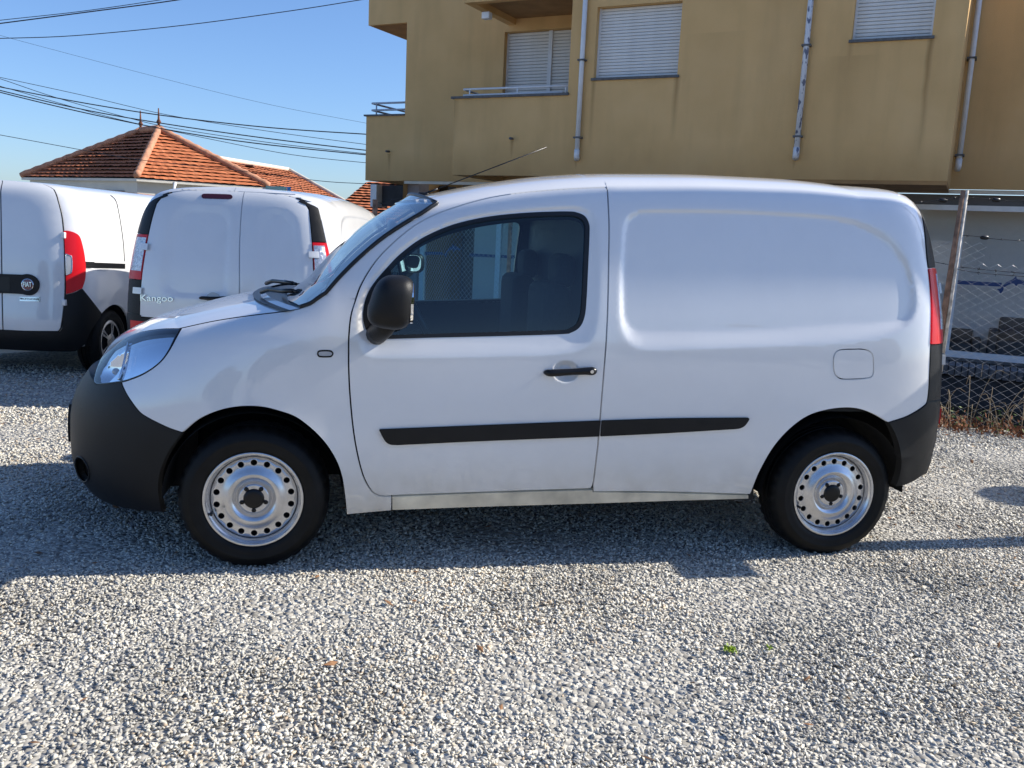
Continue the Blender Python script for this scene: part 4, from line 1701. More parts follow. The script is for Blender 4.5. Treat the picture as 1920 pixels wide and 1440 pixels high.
def axis_pts(lo, hi, step, far):
    core = np.arange(lo, hi + 1e-6, step)
    out = [core]
    L, R = [], []
    a, st = lo, step * 2
    while a > -far:
        a -= st
        st *= 1.5
        L.append(a)
    a, st = hi, step * 2
    while a < far:
        a += st
        st *= 1.5
        R.append(a)
    return np.r_[L[::-1], core, R]


gx, gy = axis_pts(-5, 11, .22, 900), axis_pts(-5, 13, .22, 900)
X, Y = np.meshgrid(gx, gy)
Z = ground_z(X, Y)
V = np.stack([X.ravel(), Y.ravel(), Z.ravel()], 1)
nx, ny = len(gx), len(gy)
ii = (np.arange(ny - 1)[:, None] * nx + np.arange(nx - 1)[None, :]).ravel()
F = np.stack([ii, ii + 1, ii + nx + 1, ii + nx], 1)
o = link('ground', mesh('ground', V, F), M_GROUND)
tag(o, kind='structure')


# ------------------------------------------------------------------ gravel: real stones
def stone_templates(n):
    out = []
    for i in range(n):
        bm = bmesh.new()
        pts = rng.normal(size=(9, 3))
        pts /= np.linalg.norm(pts, axis=1)[:, None]
        pts *= rng.uniform(.75, 1.05, (9, 1))
        pts *= np.array([1.0, rng.uniform(.6, .95), rng.uniform(.38, .7)])
        vs = [bm.verts.new(p) for p in pts]
        bmesh.ops.convex_hull(bm, input=vs)
        for v in [v for v in bm.verts if not v.link_faces]:
            bm.verts.remove(v)
        bmesh.ops.triangulate(bm, faces=bm.faces)
        bm.verts.index_update()
        out.append((np.array([v.co[:] for v in bm.verts]), np.array([[v.index for v in f.verts] for f in bm.faces])))
        bm.free()
    return out


def scatter_stones():
    temps = stone_templates(14)
    pts = []
    for (y0, y1, dens, s0, s1) in ((-1.95, .35, 6800, .0068, .0155), (.35, 1.9, 4300, .0085, .0165), (1.9, 3.4, 2300, .0105, .020), (3.4, 5.6, 800, .014, .026)):
        x0, x1 = -3.2, 7.2
        n = int(dens * (x1 - x0) * (y1 - y0))
        p = np.stack([rng.uniform(x0, x1, n), rng.uniform(y0, y1, n)], 1)
        s_ = s0 + (s1 - s0) * rng.beta(1.6, 3.0, n)
        pts.append(np.c_[p, s_])
    P = np.vstack(pts)
    # keep what a camera here, or a step aside, could see
    W3 = np.c_[P[:, :2], np.zeros(len(P))]
    uv, dep = project(W3)
    m = 700 / np.maximum(dep, 1.5)
    k = (uv[:, 0] > -m) & (uv[:, 0] < 1920 + m) & (dep > .5) & (uv[:, 1] < 1440 + m * .6)
    k &= past_fence(P[:, 0], P[:, 1]) < -.02
    # little stays where nobody looks: far under the van
    under = (P[:, 0] > -.3) & (P[:, 0] < 3.0) & (P[:, 1] > .9) & (P[:, 1] < 1.7)
    k &= ~(under & (rng.random(len(P)) < .6))
    P = P[k]
    n = len(P)
    # shallow heaps and ruts
    zz = gz(P[:, 0], P[:, 1]) + .006 * np.sin(P[:, 0] * 3.1 + 1) * np.sin(P[:, 1] * 4.3) + rng.uniform(-.002, .006, n)
    # random rotations, mostly lying flat
    az = rng.uniform(0, 2 * np.pi, n)
    t1, t2 = rng.normal(0, .36, n), rng.normal(0, .36, n)
    ca, sa = np.cos(az), np.sin(az)
    c1, s1, c2, s2 = np.cos(t1), np.sin(t1), np.cos(t2), np.sin(t2)
    R = np.zeros((n, 3, 3))
    Rz = np.zeros((n, 3, 3)); Rz[:, 0, 0] = ca; Rz[:, 0, 1] = -sa; Rz[:, 1, 0] = sa; Rz[:, 1, 1] = ca; Rz[:, 2, 2] = 1
    Rx = np.zeros((n, 3, 3)); Rx[:, 0, 0] = 1; Rx[:, 1, 1] = c1; Rx[:, 1, 2] = -s1; Rx[:, 2, 1] = s1; Rx[:, 2, 2] = c1
    Ry = np.zeros((n, 3, 3)); Ry[:, 0, 0] = c2; Ry[:, 0, 2] = s2; Ry[:, 1, 1] = 1; Ry[:, 2, 0] = -s2; Ry[:, 2, 2] = c2
    R = Rx @ Ry @ Rz
    stretch = np.stack([rng.uniform(.9, 1.6, n), rng.uniform(.8, 1.1, n), rng.uniform(.8, 1.2, n)], 1)
    kind = rng.integers(0, len(temps), n)
    # neighbours share a tint in loose patches
    tone = np.clip(rng.beta(2.2, 1.9, n) + .10 * np.sin(P[:, 0] * 2.3 + np.sin(P[:, 1] * 3)), 0, 1)
    Vs, Fs, Ts = [], [], []
    off = 0
    for t, (tv, tf) in enumerate(temps):
        idx = np.nonzero(kind == t)[0]
        loc = tv[None] * (P[idx, 2, None] * stretch[idx])[:, None, :]
        wv = np.einsum('nij,nkj->nki', R[idx], loc)
        wv[:, :, 0] += P[idx, 0, None]
        wv[:, :, 1] += P[idx, 1, None]
        wv[:, :, 2] += zz[idx, None]
        Vs.append(wv.reshape(-1, 3))
        Fs.append((tf[None] + off + (np.arange(len(idx)) * len(tv))[:, None, None]).reshape(-1, 3))
        Ts.append(np.repeat(tone[idx], len(tv)))
        off += len(idx) * len(tv)
    V, F, T = np.vstack(Vs), np.vstack(Fs), np.concatenate(Ts)
    me = bpy.data.meshes.new('gravel')
    me.vertices.add(len(V))
    me.vertices.foreach_set('co', V.astype(np.float32).ravel())
    me.loops.add(F.size)
    me.loops.foreach_set('vertex_index', F.astype(np.int32).ravel())
    me.polygons.add(len(F))
    me.polygons.foreach_set('loop_start', np.arange(0, F.size, 3, dtype=np.int32))
    me.update(calc_edges=True)
    a = me.attributes.new('stone_tone', 'FLOAT', 'POINT')
    a.data.foreach_set('value', T.astype(np.float32))
    print('stones', n, 'tris', len(F))
    o = link('gravel', me, M_STONE)
    tag(o, 'loose pale grey crushed gravel covering the whole parking lot', 'gravel', kind='stuff')


scatter_stones()

# ------------------------------------------------------------------ the ochre building
FD_ = np.array([-0.79417, 0.60769, 0.0])       # along the front, to the left and away
FN_ = np.array([-0.60769, -0.79417, 0.0])      # out of the front
FO_ = np.array([7.908, 6.695, 0.0])            # foot of the bay's right corner
T2 = -1.55                                     # the main wall stands back from the bay
ZB = 2.40                                      # underside of the upper floors


def FW_(s_, z, t):
    return FO_ + FD_ * s_ + FN_ * t + np.array([0, 0, z])


def FP_(u, v, t):
    P = at_plane(u, v, FO_ + FN_ * t, FN_)
    return float((P - FO_) @ FD_), float(P[2])


def f_box(name, s0, s1, z0, z1, t0, t1, material, parent, bevel=0.0):
    bm = bmesh.new()
    bm_box(bm, ((s0 + s1) / 2, (t0 + t1) / 2, (z0 + z1) / 2), (abs(s1 - s0), abs(t1 - t0), abs(z1 - z0)), bevel=bevel)
    for v in bm.verts:
        v.co = FW_(v.co.x, v.co.z, v.co.y)
    bmesh.ops.recalc_face_normals(bm, faces=bm.faces)
    return link(name, from_bm(name, bm, smooth=bevel > 0, angle=40), material, parent)


def f_sheet(outer, holes, t, reveal, V, F):
    """wall sheet at t with rectangular holes (s0, s1, z0, z1) whose reveals run back by REVEAL"""
    s0, s1, z0, z1 = outer
    ss = sorted({s0, s1, *[h[0] for h in holes], *[h[1] for h in holes]})
    zs = sorted({z0, z1, *[h[2] for h in holes], *[h[3] for h in holes]})
    def q(a, b, c, d):
        o_ = len(V)
        V.extend([a, b, c, d])
        F.append((o_, o_ + 1, o_ + 2, o_ + 3))
    for i in range(len(ss) - 1):
        for j in range(len(zs) - 1):
            cs, cz = (ss[i] + ss[i + 1]) / 2, (zs[j] + zs[j + 1]) / 2
            if any(h[0] < cs < h[1] and h[2] < cz < h[3] for h in holes):
                continue
            q(FW_(ss[i], zs[j], t), FW_(ss[i], zs[j + 1], t), FW_(ss[i + 1], zs[j + 1], t), FW_(ss[i + 1], zs[j], t))
    for h in holes:
        a, b, c, d = h
        for (p, r) in (((a, c), (a, d)), ((a, d), (b, d)), ((b, d), (b, c)), ((b, c), (a, c))):
            q(FW_(p[0], p[1], t), FW_(r[0], r[1], t), FW_(r[0], r[1], t - reveal), FW_(p[0], p[1], t - reveal))


_sx = lambda u, v, t=0: FP_(u, v, t)[0]
STAINS = [(_sx(1113, 160), 3.83, 1.3, .05, .55), (_sx(1268, 150), 3.83, 1.0, .06, .75), (_sx(1745, 80), 4.17, 1.75, .05, .8), (_sx(1597, 80), 4.17, .8, .05, .35),
          (_sx(961, 262), FP_(961, 262, 0)[1], .5, .05, .7), (_sx(729, 288, T2), FP_(729, 288, T2)[1], .8, .06, .7), (_sx(1080, 300), FP_(1080, 300, 0)[1], .3, .05, .7),
          (_sx(1491, 298), FP_(1491, 298, 0)[1], .3, .05, .7), (_sx(852, 195), 3.6, .9, .10, .5), (_sx(1440, 200), 4.8, 2.2, .35, .22), (_sx(1330, 250), 4.4, 1.8, .5, .16), (_sx(1590, 200), 4.0, 1.6, .4, .2)]


def stucco():
    m, nt, out = mat('ochre_render')
    b = nt.nodes.new('ShaderNodeBsdfPrincipled')
    b.inputs['Roughness'].default_value = 0.9
    b.inputs['Specular IOR Level'].default_value = 0.15
    tc = nt.nodes.new('ShaderNodeTexCoord')
    n1 = nt.nodes.new('ShaderNodeTexNoise')
    n1.inputs['Scale'].default_value = 1.1
    n1.inputs['Detail'].default_value = 6
    nt.links.new(tc.outputs['Object'], n1.inputs['Vector'])
    mp = nt.nodes.new('ShaderNodeMapping')
    mp.inputs['Scale'].default_value = (2.0, 2.0, .30)
    nt.links.new(tc.outputs['Object'], mp.inputs[0])
    n2 = nt.nodes.new('ShaderNodeTexNoise')
    n2.inputs['Scale'].default_value = 1.7
    n2.inputs['Detail'].default_value = 7
    nt.links.new(mp.outputs[0], n2.inputs['Vector'])
    r1 = ramp(nt, [(.32, (.64, .405, .175)), (.5, (.70, .445, .195)), (.7, (.74, .48, .22))])
    nt.links.new(n1.outputs[0], r1.inputs[0])
    r2 = ramp(nt, [(.30, (.74, .74, .74)), (.52, (.97, .97, .97)), (.7, (1, 1, 1))])
    nt.links.new(n2.outputs[0], r2.inputs[0])
    mx = nt.nodes.new('ShaderNodeMixRGB')
    mx.blend_type = 'MULTIPLY'
    mx.inputs[0].default_value = .45
    nt.links.new(r1.outputs[0], mx.inputs[1])
    nt.links.new(r2.outputs[0], mx.inputs[2])
    geo = nt.nodes.new('ShaderNodeNewGeometry')

    def mth(kind, a_, b_=None, c__=None):
        n = nt.nodes.new('ShaderNodeMath')
        n.operation = kind
        for i, x in enumerate((a_, b_, c__)):
            if x is None:
                continue
            if isinstance(x, (int, float)):
                n.inputs[i].default_value = x
            else:
                nt.links.new(x, n.inputs[i])
        return n.outputs[0]
    dv = nt.nodes.new('ShaderNodeVectorMath')
    dv.operation = 'DOT_PRODUCT'
    dv.inputs[1].default_value = tuple(FD_)
    nt.links.new(geo.outputs['Position'], dv.inputs[0])
    s_val = mth('SUBTRACT', dv.outputs['Value'], float(FO_ @ FD_))
    sz = nt.nodes.new('ShaderNodeSeparateXYZ')
    nt.links.new(geo.outputs['Position'], sz.inputs[0])
    wob = mth('MULTIPLY', mth('SUBTRACT', n1.outputs[0], .5), .10)
    total = None
    for (s0_, ztop_, len_, wd_, amt) in STAINS:
        dx_ = mth('ABSOLUTE', mth('SUBTRACT', mth('ADD', s_val, wob), s0_))
        m_x = mth('SUBTRACT', 1.0, mth('MINIMUM', mth('DIVIDE', dx_, wd_), 1.0))
        f_z = mth('DIVIDE', mth('SUBTRACT', ztop_, sz.outputs[2]), len_)
        m_z = mth('MULTIPLY', mth('GREATER_THAN', f_z, 0.0), mth('MAXIMUM', mth('SUBTRACT', 1.0, f_z), 0.0))
        one = mth('MULTIPLY', mth('MULTIPLY', m_x, m_z), amt)
        total = one if total is None else mth('MAXIMUM', total, one)
    low = mth('MULTIPLY', mth('MAXIMUM', mth('SUBTRACT', 1.0, mth('DIVIDE', mth('SUBTRACT', sz.outputs[2], 2.4), .55)), 0.0), mth('MULTIPLY', n2.outputs[0], .75))
    total = mth('MAXIMUM', total, low)
    st_ = nt.nodes.new('ShaderNodeMixRGB')
    st_.blend_type = 'MULTIPLY'
    st_.inputs[2].default_value = (.42, .38, .34, 1)
    nt.links.new(total, st_.inputs[0])
    nt.links.new(mx.outputs[0], st_.inputs[1])
    mx = st_
    nt.links.new(mx.outputs[0], b.inputs['Base Color'])
    n3 = nt.nodes.new('ShaderNodeTexNoise')
    n3.inputs['Scale'].default_value = 90
    n3.inputs['Detail'].default_value = 4
    nt.links.new(tc.outputs['Object'], n3.inputs['Vector'])
    bp = nt.nodes.new('ShaderNodeBump')
    bp.inputs['Strength'].default_value = .35
    bp.inputs['Distance'].default_value = .01
    nt.links.new(n3.outputs[0], bp.inputs['Height'])
    nt.links.new(bp.outputs[0], b.inputs['Normal'])
    nt.links.new(b.outputs[0], out.inputs[0])
    return m


M_OCHRE = stucco()
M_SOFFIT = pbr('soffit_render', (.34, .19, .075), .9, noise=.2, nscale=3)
M_CAP = pbr('slate_cap', (.10, .10, .10), .6, noise=.3, nscale=20)
M_SHUT = pbr('white_shutter', (.70, .69, .66), .55, noise=.08, nscale=5)
M_WHITE = pbr('white_metal', (.72, .73, .74), .4, noise=.06, nscale=8)
M_RAIL = pbr('grey_blue_metal', (.42, .47, .54), .4)
M_GREYW = pbr('ground_floor_grey', (.115, .118, .125), .8, noise=.15, nscale=2)
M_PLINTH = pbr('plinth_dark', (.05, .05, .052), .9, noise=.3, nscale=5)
M_BRICK = pbr('grey_brick', (.19, .19, .20), .85, noise=.3, nscale=12)
M_SOFA = pbr('dark_leather', (.05, .05, .05), .6)
M_SHOPGLASS = glass('shop_glass', (.90, .91, .92), 1.0, 1.25)
M_BLUE = pbr('blue_print', (.02, .05, .16), .5)
M_CREAM = pbr('cream_render', (.62, .57, .46), .85, noise=.1, nscale=4)
M_PILLAR = pbr('pinkish_pillar', (.30, .25, .23), .85, noise=.1, nscale=6)


def pipe_mat():
    m, nt, out = mat('flaking_white_pipe')
    b = nt.nodes.new('ShaderNodeBsdfPrincipled')
    b.inputs['Roughness'].default_value = .5
    tc = nt.nodes.new('ShaderNodeTexCoord')
    mp = nt.nodes.new('ShaderNodeMapping')
    mp.inputs['Scale'].default_value = (14, 14, 5)
    nt.links.new(tc.outputs['Object'], mp.inputs[0])
    nz = nt.nodes.new('ShaderNodeTexNoise')
    nz.inputs['Scale'].default_value = 1.6
    nz.inputs['Detail'].default_value = 5
    nt.links.new(mp.outputs[0], nz.inputs['Vector'])
    r = ramp(nt, [(.0, (.66, .68, .72)), (.56, (.64, .66, .70)), (.60, (.13, .15, .22)), (1, (.10, .12, .18))])
    nt.links.new(nz.outputs[0], r.inputs[0])
    nt.links.new(r.outputs[0], b.inputs['Base Color'])
    nt.links.new(b.outputs[0], out.inputs[0])
    return m


M_FLAKE = pipe_mat()

bld = empty('apartment_building', 'ochre rendered apartment block with white roller shutters, standing behind the fence', 'building', loc=tuple(FW_(0, -.75, T2)))
BINV = Matrix.Translation(bld.location).inverted()


def bpart(o):
    """keep a part modelled in scene space in place under the building's empty"""
    o.parent = bld
    o.matrix_parent_inverse = BINV
    return o


ZT = 5.85
sC = FP_(759.5, 200, T2)[0]                  # left corner of the main wall
sBL = FP_(1071, 60, 0)[0]                    # bay wall ends, balconies begin
sBE = FP_(850, 250, 0)[0]                    # left end of the balconies
zcap = FP_(960, 182, 0)[1]
zub = FP_(900, 3, 0)[1]
# openings
w1 = (FP_(1100, 120, T2)[0] - .55, FP_(944, 120, T2)[0], FP_(944, 184, T2)[1] - .35, FP_(947, 60, T2)[1])
w2 = (FP_(1275, 70, 0)[0], FP_(1116.5, 80, 0)[0], FP_(1190, 144.5, 0)[1], FP_(1200, 7, 0)[1])
w3 = (FP_(1752, 30, 0)[0], FP_(1600, 40, 0)[0], FP_(1672, 72, 0)[1], FP_(1672, 72, 0)[1] + 1.05)
V, F = [], []
f_sheet((-9.0, sC, ZB, ZT), [w1], T2, .16, V, F)
# left flank and top of the main block
o_ = len(V)
V += [FW_(sC, -.75, T2), FW_(sC, ZT, T2), FW_(sC, ZT, T2 - 9), FW_(sC, -.75, T2 - 9)]
F.append((o_, o_ + 1, o_ + 2, o_ + 3))
o_ = len(V)
V += [FW_(-9, ZT, T2), FW_(sC, ZT, T2), FW_(sC, ZT, T2 - 9), FW_(-9, ZT, T2 - 9)]
F.append((o_, o_ + 1, o_ + 2, o_ + 3))
bpart(link('main_wall', mesh('main_wall', V, F, smooth=False), M_OCHRE))
V, F = [], []
f_sheet((0.0, sBL, ZB, ZT), [w2, w3], 0, .15, V, F)
for (s_, z0_, z1_) in ((0.0, ZB, ZT), (sBL, ZB, ZT)):
    o_ = len(V)
    V += [FW_(s_, z0_, 0), FW_(s_, z1_, 0), FW_(s_, z1_, T2), FW_(s_, z0_, T2)]
    F.append((o_, o_ + 1, o_ + 2, o_ + 3))
bpart(link('bay_wall', mesh('bay_wall', V, F, smooth=False), M_OCHRE))
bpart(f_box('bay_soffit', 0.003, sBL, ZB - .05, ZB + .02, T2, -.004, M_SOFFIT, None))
bpart(f_box('soffit_trim', -9, sC, ZB - .06, ZB - .004, T2 - .06, T2 - .02, M_CREAM, None))
# balcony between bay and left end, and the one above it
bpart(f_box('balcony_parapet', sBL, sBE, ZB, zcap, -.14, 0, M_OCHRE, None))
bpart(f_box('balcony_return', sBE - .14, sBE, ZB, zcap, T2, -.14, M_OCHRE, None))
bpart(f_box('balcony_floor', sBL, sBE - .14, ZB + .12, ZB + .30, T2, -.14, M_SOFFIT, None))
bpart(f_box('parapet_cap', sBL - .02, sBE + .05, zcap, zcap + .035, -.18, .035, M_CAP, None))
bpart(f_box('parapet_cap', sBE - .18, sBE + .05, zcap, zcap + .034, T2, -.18, M_CAP, None))
bpart(f_box('upper_parapet', sBL, sBE - .12, zub, ZT, -.14, 0, M_OCHRE, None))
bpart(f_box('upper_return', sBE - .26, sBE - .12, zub, ZT, T2, -.14, M_OCHRE, None))
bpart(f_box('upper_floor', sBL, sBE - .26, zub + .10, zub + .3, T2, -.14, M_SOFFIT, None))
# corner balconies at the left end
sl0 = FP_(685, 280, T2)[0]
zl0, zl1 = FP_(685, 341, T2)[1], FP_(685, 218, T2)[1]
bpart(f_box('corner_balcony', sC, sl0, ZB - .01, zl1, T2 - 2.6, T2 - .015, M_OCHRE, None))
bpart(f_box('parapet_cap', sC, sl0 + .04, zl1, zl1 + .03, T2 - 2.6, T2 + .02, M_CAP, None))
zu0 = FP_(690, 47.5, T2)[1]
sl1 = FP_(690.5, 20, T2)[0]
bpart(f_box('corner_balcony', sC, sl1, zu0, ZT, T2 - 2.6, T2 - .015, M_OCHRE, None))
bpart(f_box('corner_soffit', sC, sl1 - .06, zu0 - .012, zu0 - .003, T2 - 2.5, T2 - .08, M_SOFFIT, None))


def shutter(s0, s1, z0, z1, t, n, mullion=None):
    sh = bpy.data.objects.new('roller_shutter', None)
    COL.objects.link(sh)
    sh.parent = bld
    sh.matrix_parent_inverse = BINV
    h = (z1 - z0) / n
    # one slat, shared by all
    bm = bmesh.new()
    prof = [(0, .0), (.012, .10), (.014, .5), (.010, .85), (0, .93)]
    vs = []
    for s_ in (s0, s1):
        vs.append([bm.verts.new(FW_(s_, p[1] * h, t + p[0]) - FW_(0, 0, 0)) for p in prof])
    for i in range(len(prof) - 1):
        bm.faces.new((vs[0][i], vs[0][i + 1], vs[1][i + 1], vs[1][i]))
    me = from_bm('slat', bm)
    me.materials.append(M_SHUT)
    for k in range(n):
        o = bpy.data.objects.new('slat', me)
        COL.objects.link(o)
        o.parent = sh
        o.location = FO_ + np.array([0, 0, z0 + k * h])
    for o in (f_box('backing', s0, s1, z0, z1, t - .03, t - .006, M_GREYW, sh), f_box('side_rail', s0 - .004, s0 + .028, z0, z1, t - .005, t + .03, M_WHITE, sh), f_box('side_rail', s1 - .028, s1 + .004, z0, z1, t - .005, t + .03, M_WHITE, sh)):
        pass
    if mullion is not None:
        f_box('mullion', mullion - .035, mullion + .035, z0, z1, t - .002, t + .04, M_WHITE, sh)
    return sh


shutter(w1[0], w1[1], w1[2], w1[3], T2 - .14, 27, FP_(1026, 110, T2)[0])
shutter(w2[0], w2[1], w2[2] + .02, w2[3], -.13, 22)
shutter(w3[0], w3[1], w3[2] + .02, w3[3], -.13, 22)
for w_ in (w2, w3):
    bpart(f_box('window_sill', w_[0] - .03, w_[1] + .03, w_[2] - .03, w_[2] + .005, -.14, .03, M_CAP, None))


def f_tubes(name, lines, r, material, seg_=8):
    return link(name, tubes_mesh(name, [[FW_(*p) for p in l] for l in lines], r, seg_), material)


# balcony rails
zr1, zr2 = FP_(960, 163, 0)[1], FP_(960, 174.5, 0)[1]
sr = FP_(870, 170, -.07)[0]
rl = bpart(f_tubes('balcony_rail', [[(sBL, zr1, -.07), (sr, zr1, -.07), (sr, zr1, T2)], [(sBL + .12, zr2, -.07), (sr, zr2, -.07), (sr, zr2, T2)]], .017, M_WHITE))
for s_ in (sr - .11, FP_(970, 170, -.07)[0], FP_(1061, 170, -.07)[0]):
    p = f_tubes('rail_post', [[(s_, zcap + .03, -.07), (s_, zr1, -.07)]], .012, M_WHITE)
    bpart(p)
zr1, zr2 = FP_(728, 193, T2 - .1)[1], FP_(728, 206, T2 - .1)[1]
sr = FP_(698, 200, T2 - .1)[0]
bpart(f_tubes('balcony_rail', [[(sC, zr1, T2 - .1), (sr, zr1, T2 - .1), (sr, zr1, T2 - 2.5)], [(sC, zr2, T2 - .1), (sr, zr2, T2 - .1), (sr, zr2, T2 - 2.5)]], .019, M_RAIL))
bpart(f_tubes('rail_post', [[(sr - .1, zl1 + .03, T2 - .1), (sr - .1, zr1, T2 - .1)]], .014, M_RAIL))

# rain pipes
for (ub, vb, t_, off_, m_, vbr) in ((1081, 297, 0, .06, M_WHITE, (113, 258)), (1492, 295, 0, .06, M_FLAKE, (86, 256)), (1788, 316, T2, .16, M_WHITE, (110, 291))):
    s_, z_ = FP_(ub, vb, t_ + off_)
    if m_ is M_WHITE and t_ == T2:
        s_ = min(s_, -.08)
    o = f_tubes('rain_pipe', [[(s_, ZT, t_ + off_), (s_, z_ + .12, t_ + off_)], [(s_, z_ + .13, t_ + off_), (s_, z_ + .03, t_ + off_ + .005), (s_ + .01, z_ - .01, t_ + off_ - .04)]], [.037, .043], m_, 12)
    bpart(o)
    for v_ in vbr:
        sb_, zb_ = FP_(ub + 5, v_, t_ + off_)
        bpart(f_box('pipe_bracket', s_ - .06, s_ + .06, zb_ - .012, zb_ + .012, t_ + .002, t_ + off_ + .043, M_CAP, None))
# spouts through the parapets and a flood lamp under the upper balcony
for (u_, v_, t_) in ((961, 260, 0), (729, 284, T2)):
    s_, z_ = FP_(u_, v_, t_)
    bpart(f_tubes('drain_spout', [[(s_, z_, t_ - .02), (s_, z_ - .005, t_ + .09)]], .02, M_CAP))
s_, z_ = FP_(913, 29, -.3)
fl = bpart(f_box('flood_lamp', s_ - .07, s_ + .07, z_ - .06, z_ + .05, -.36, -.24, M_WHITE, None, bevel=.02))
# ground floor: dark recess, pillars, shop windows with white frames
zc = ZB - .06
zf1, zf0 = FP_(1850, 396, T2 - .2)[1], FP_(1850, 670, T2 - .2)[1]
TG = T2 - .20
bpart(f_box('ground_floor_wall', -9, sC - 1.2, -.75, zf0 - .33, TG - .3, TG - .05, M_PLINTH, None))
bpart(f_box('blind_panel', -9, sC - 1.2, zf0 - .05, zc, TG - .60, TG - .52, pbr('pale_blind', (.62, .59, .54), .9), None))
bpart(f_box('lintel', -9, sC - 1.2, zf1 + .06, zc, TG - .25, TG - .02, M_GREYW, None))
bpart(f_box('shop_frame', -9, sC - 1.25, zf1, zf1 + .075, TG - .05, TG + .02, M_WHITE, None))
bpart(f_box('shop_frame', -9, sC - 1.25, zf0 - .04, zf0 + .055, TG - .05, TG + .03, M_WHITE, None))
bpart(f_box('sill_ledge', -9, sC - 1.25, zf0 - .085, zf0 - .045, TG - .05, TG + .05, M_CAP, None))
verts_s = [FP_(1792, 500, TG)[0], 1.55, 3.3, 5.1, FP_(933, 500, TG)[0], FP_(787, 500, TG)[0] - .05]
for s_ in verts_s + [-2.1, -4, -6]:
    bpart(f_box('shop_mullion', s_ - .05, s_ + .05, zf0 + .055, zf1, TG - .04, TG + .018, M_WHITE, None))
gl_ = bpart(link('shop_glazing', mesh('shop_glazing', [FW_(-9, zf0 + .05, TG - .03), FW_(-9, zf1 + .01, TG - .03), FW_(sC - 1.25, zf1 + .01, TG - .03), FW_(sC - 1.25, zf0 + .05, TG - .03)], [(0, 1, 2, 3)], smooth=False), M_SHOPGLASS))
# brick-on-edge sill
bm = bmesh.new()
bm_box(bm, (0, 0, 0), (.078, .16, .17), Matrix.Rotation(math.radians(-28), 3, 'X'), bevel=.006)
for v in bm.verts:
    v.co = FD_ * v.co.x + FN_ * v.co.y + np.array([0, 0, v.co.z])
bmesh.ops.recalc_face_normals(bm, faces=bm.faces)
me_b = from_bm('brick', bm)
me_b.materials.append(M_BRICK)
for k in range(34):
    o = bpart(bpy.data.objects.new('brick', me_b))
    COL.objects.link(o)
    o.location = FW_(-1.75 + k * .089, zf0 - .19 + random.uniform(-.006, .006), TG + .02)
# at the left end: open dark porch, pillar
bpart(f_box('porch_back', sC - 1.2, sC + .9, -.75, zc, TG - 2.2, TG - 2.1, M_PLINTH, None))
pl0, pl1 = FP_(788, 360, TG)[0], FP_(760, 360, TG)[0]
bpart(f_box('porch_pillar', pl0, pl1, -.75, zc + .02, TG - .3, TG + .05, M_PILLAR, None))
pq0, pq1 = FP_(711, 360, T2 - 1.2)[0], FP_(700, 360, T2 - 1.2)[0]
bpart(f_box('porch_pillar', pq0, pq1, FP_(705, 388, T2 - 1.2)[1], ZB - .02, T2 - 1.5, T2 - 1.1, M_WHITE, None))
zp = FP_(735, 386, T2 - 1.2)[1]
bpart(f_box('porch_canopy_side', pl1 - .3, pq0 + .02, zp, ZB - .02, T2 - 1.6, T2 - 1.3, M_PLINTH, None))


# dark sofa and armchair seen behind the glass
def sofa(name, label, s0, s1, h):
    t = empty(name, label, 'sofa', loc=tuple(FW_((s0 + s1) / 2, zf0 - .4, TG - .33)))
    inv = Matrix.Translation(t.location).inverted()
    for nm, a in (('seat', (s0, s1, zf0 - .4, zf0 + h * .45, TG - .45, TG - .08)), ('backrest', (s0, s1, zf0 - .4, zf0 + h, TG - .51, TG - .42)), ('armrest', (s0 - .12, s0, zf0 - .4, zf0 + h * .7, TG - .50, TG - .10)), ('armrest', (s1, s1 + .12, zf0 - .4, zf0 + h * .7, TG - .50, TG - .10))):
        o = f_box(nm, *a, M_SOFA, t, bevel=.035)
        o.matrix_parent_inverse = inv


sA = FP_(1872, 620, TG - .3)[0]
sB_ = FP_(1790, 620, TG - .3)[0]
sofa('sofa', 'dark leather sofa with a tall back behind the shop window, at the right edge', sA - 1.3, sA, .58)
sofa('armchair', 'lower dark armchair behind the shop window, beside the white mullion', sA + .33, sB_ + .05, .36)


# blue band and dolphin marks on the glass
def dolphin(c_s, c_z, L, t):
    pts = [(-.50, .02), (-.40, .10), (-.22, .17), (-.08, .19), (-.02, .30), (.08, .17), (.26, .06), (.40, -.10), (.47, -.22), (.58, -.26), (.50, -.33), (.44, -.42), (.36, -.30), (.34, -.18), (.20, -.06), (.02, .0), (-.06, -.12), (-.14, .0), (-.30, -.02), (-.42, -.03)]
    P = loop(*pts, n=3)
    V2, T = triangulate(P, [], [], 1.0)
    return [FW_(c_s + p[0] * L, c_z + p[1] * L, t) for p in V2], [tuple(q) for q in T]


def decal(name, V, F, label):
    o = link(name, mesh(name, V, F, smooth=False), M_BLUE)
    bpart(o)
    return o


for (ua, ub_, va, vb_, du, dv) in ((1775, 1878, 528, 534, 1902, 532), (690, 830, 474, 475, 849, 468), (880, 1010, 478, 484, None, None)):
    a, za = FP_(ua, va, TG - .02)
    b_, zb_ = FP_(ub_, vb_, TG - .02)
    V = [FW_(a, za - .028, TG - .022), FW_(b_, zb_ - .028, TG - .022), FW_(b_, zb_ + .028, TG - .022), FW_(a, za + .028, TG - .022)]
    decal('blue_band', V, [(0, 1, 2, 3)], None)
    if du:
        cs, cz = FP_(du, dv, TG - .02)
        V, F = dolphin(cs, cz, .36, TG - .021)
        decal('dolphin_mark', V, F, None)


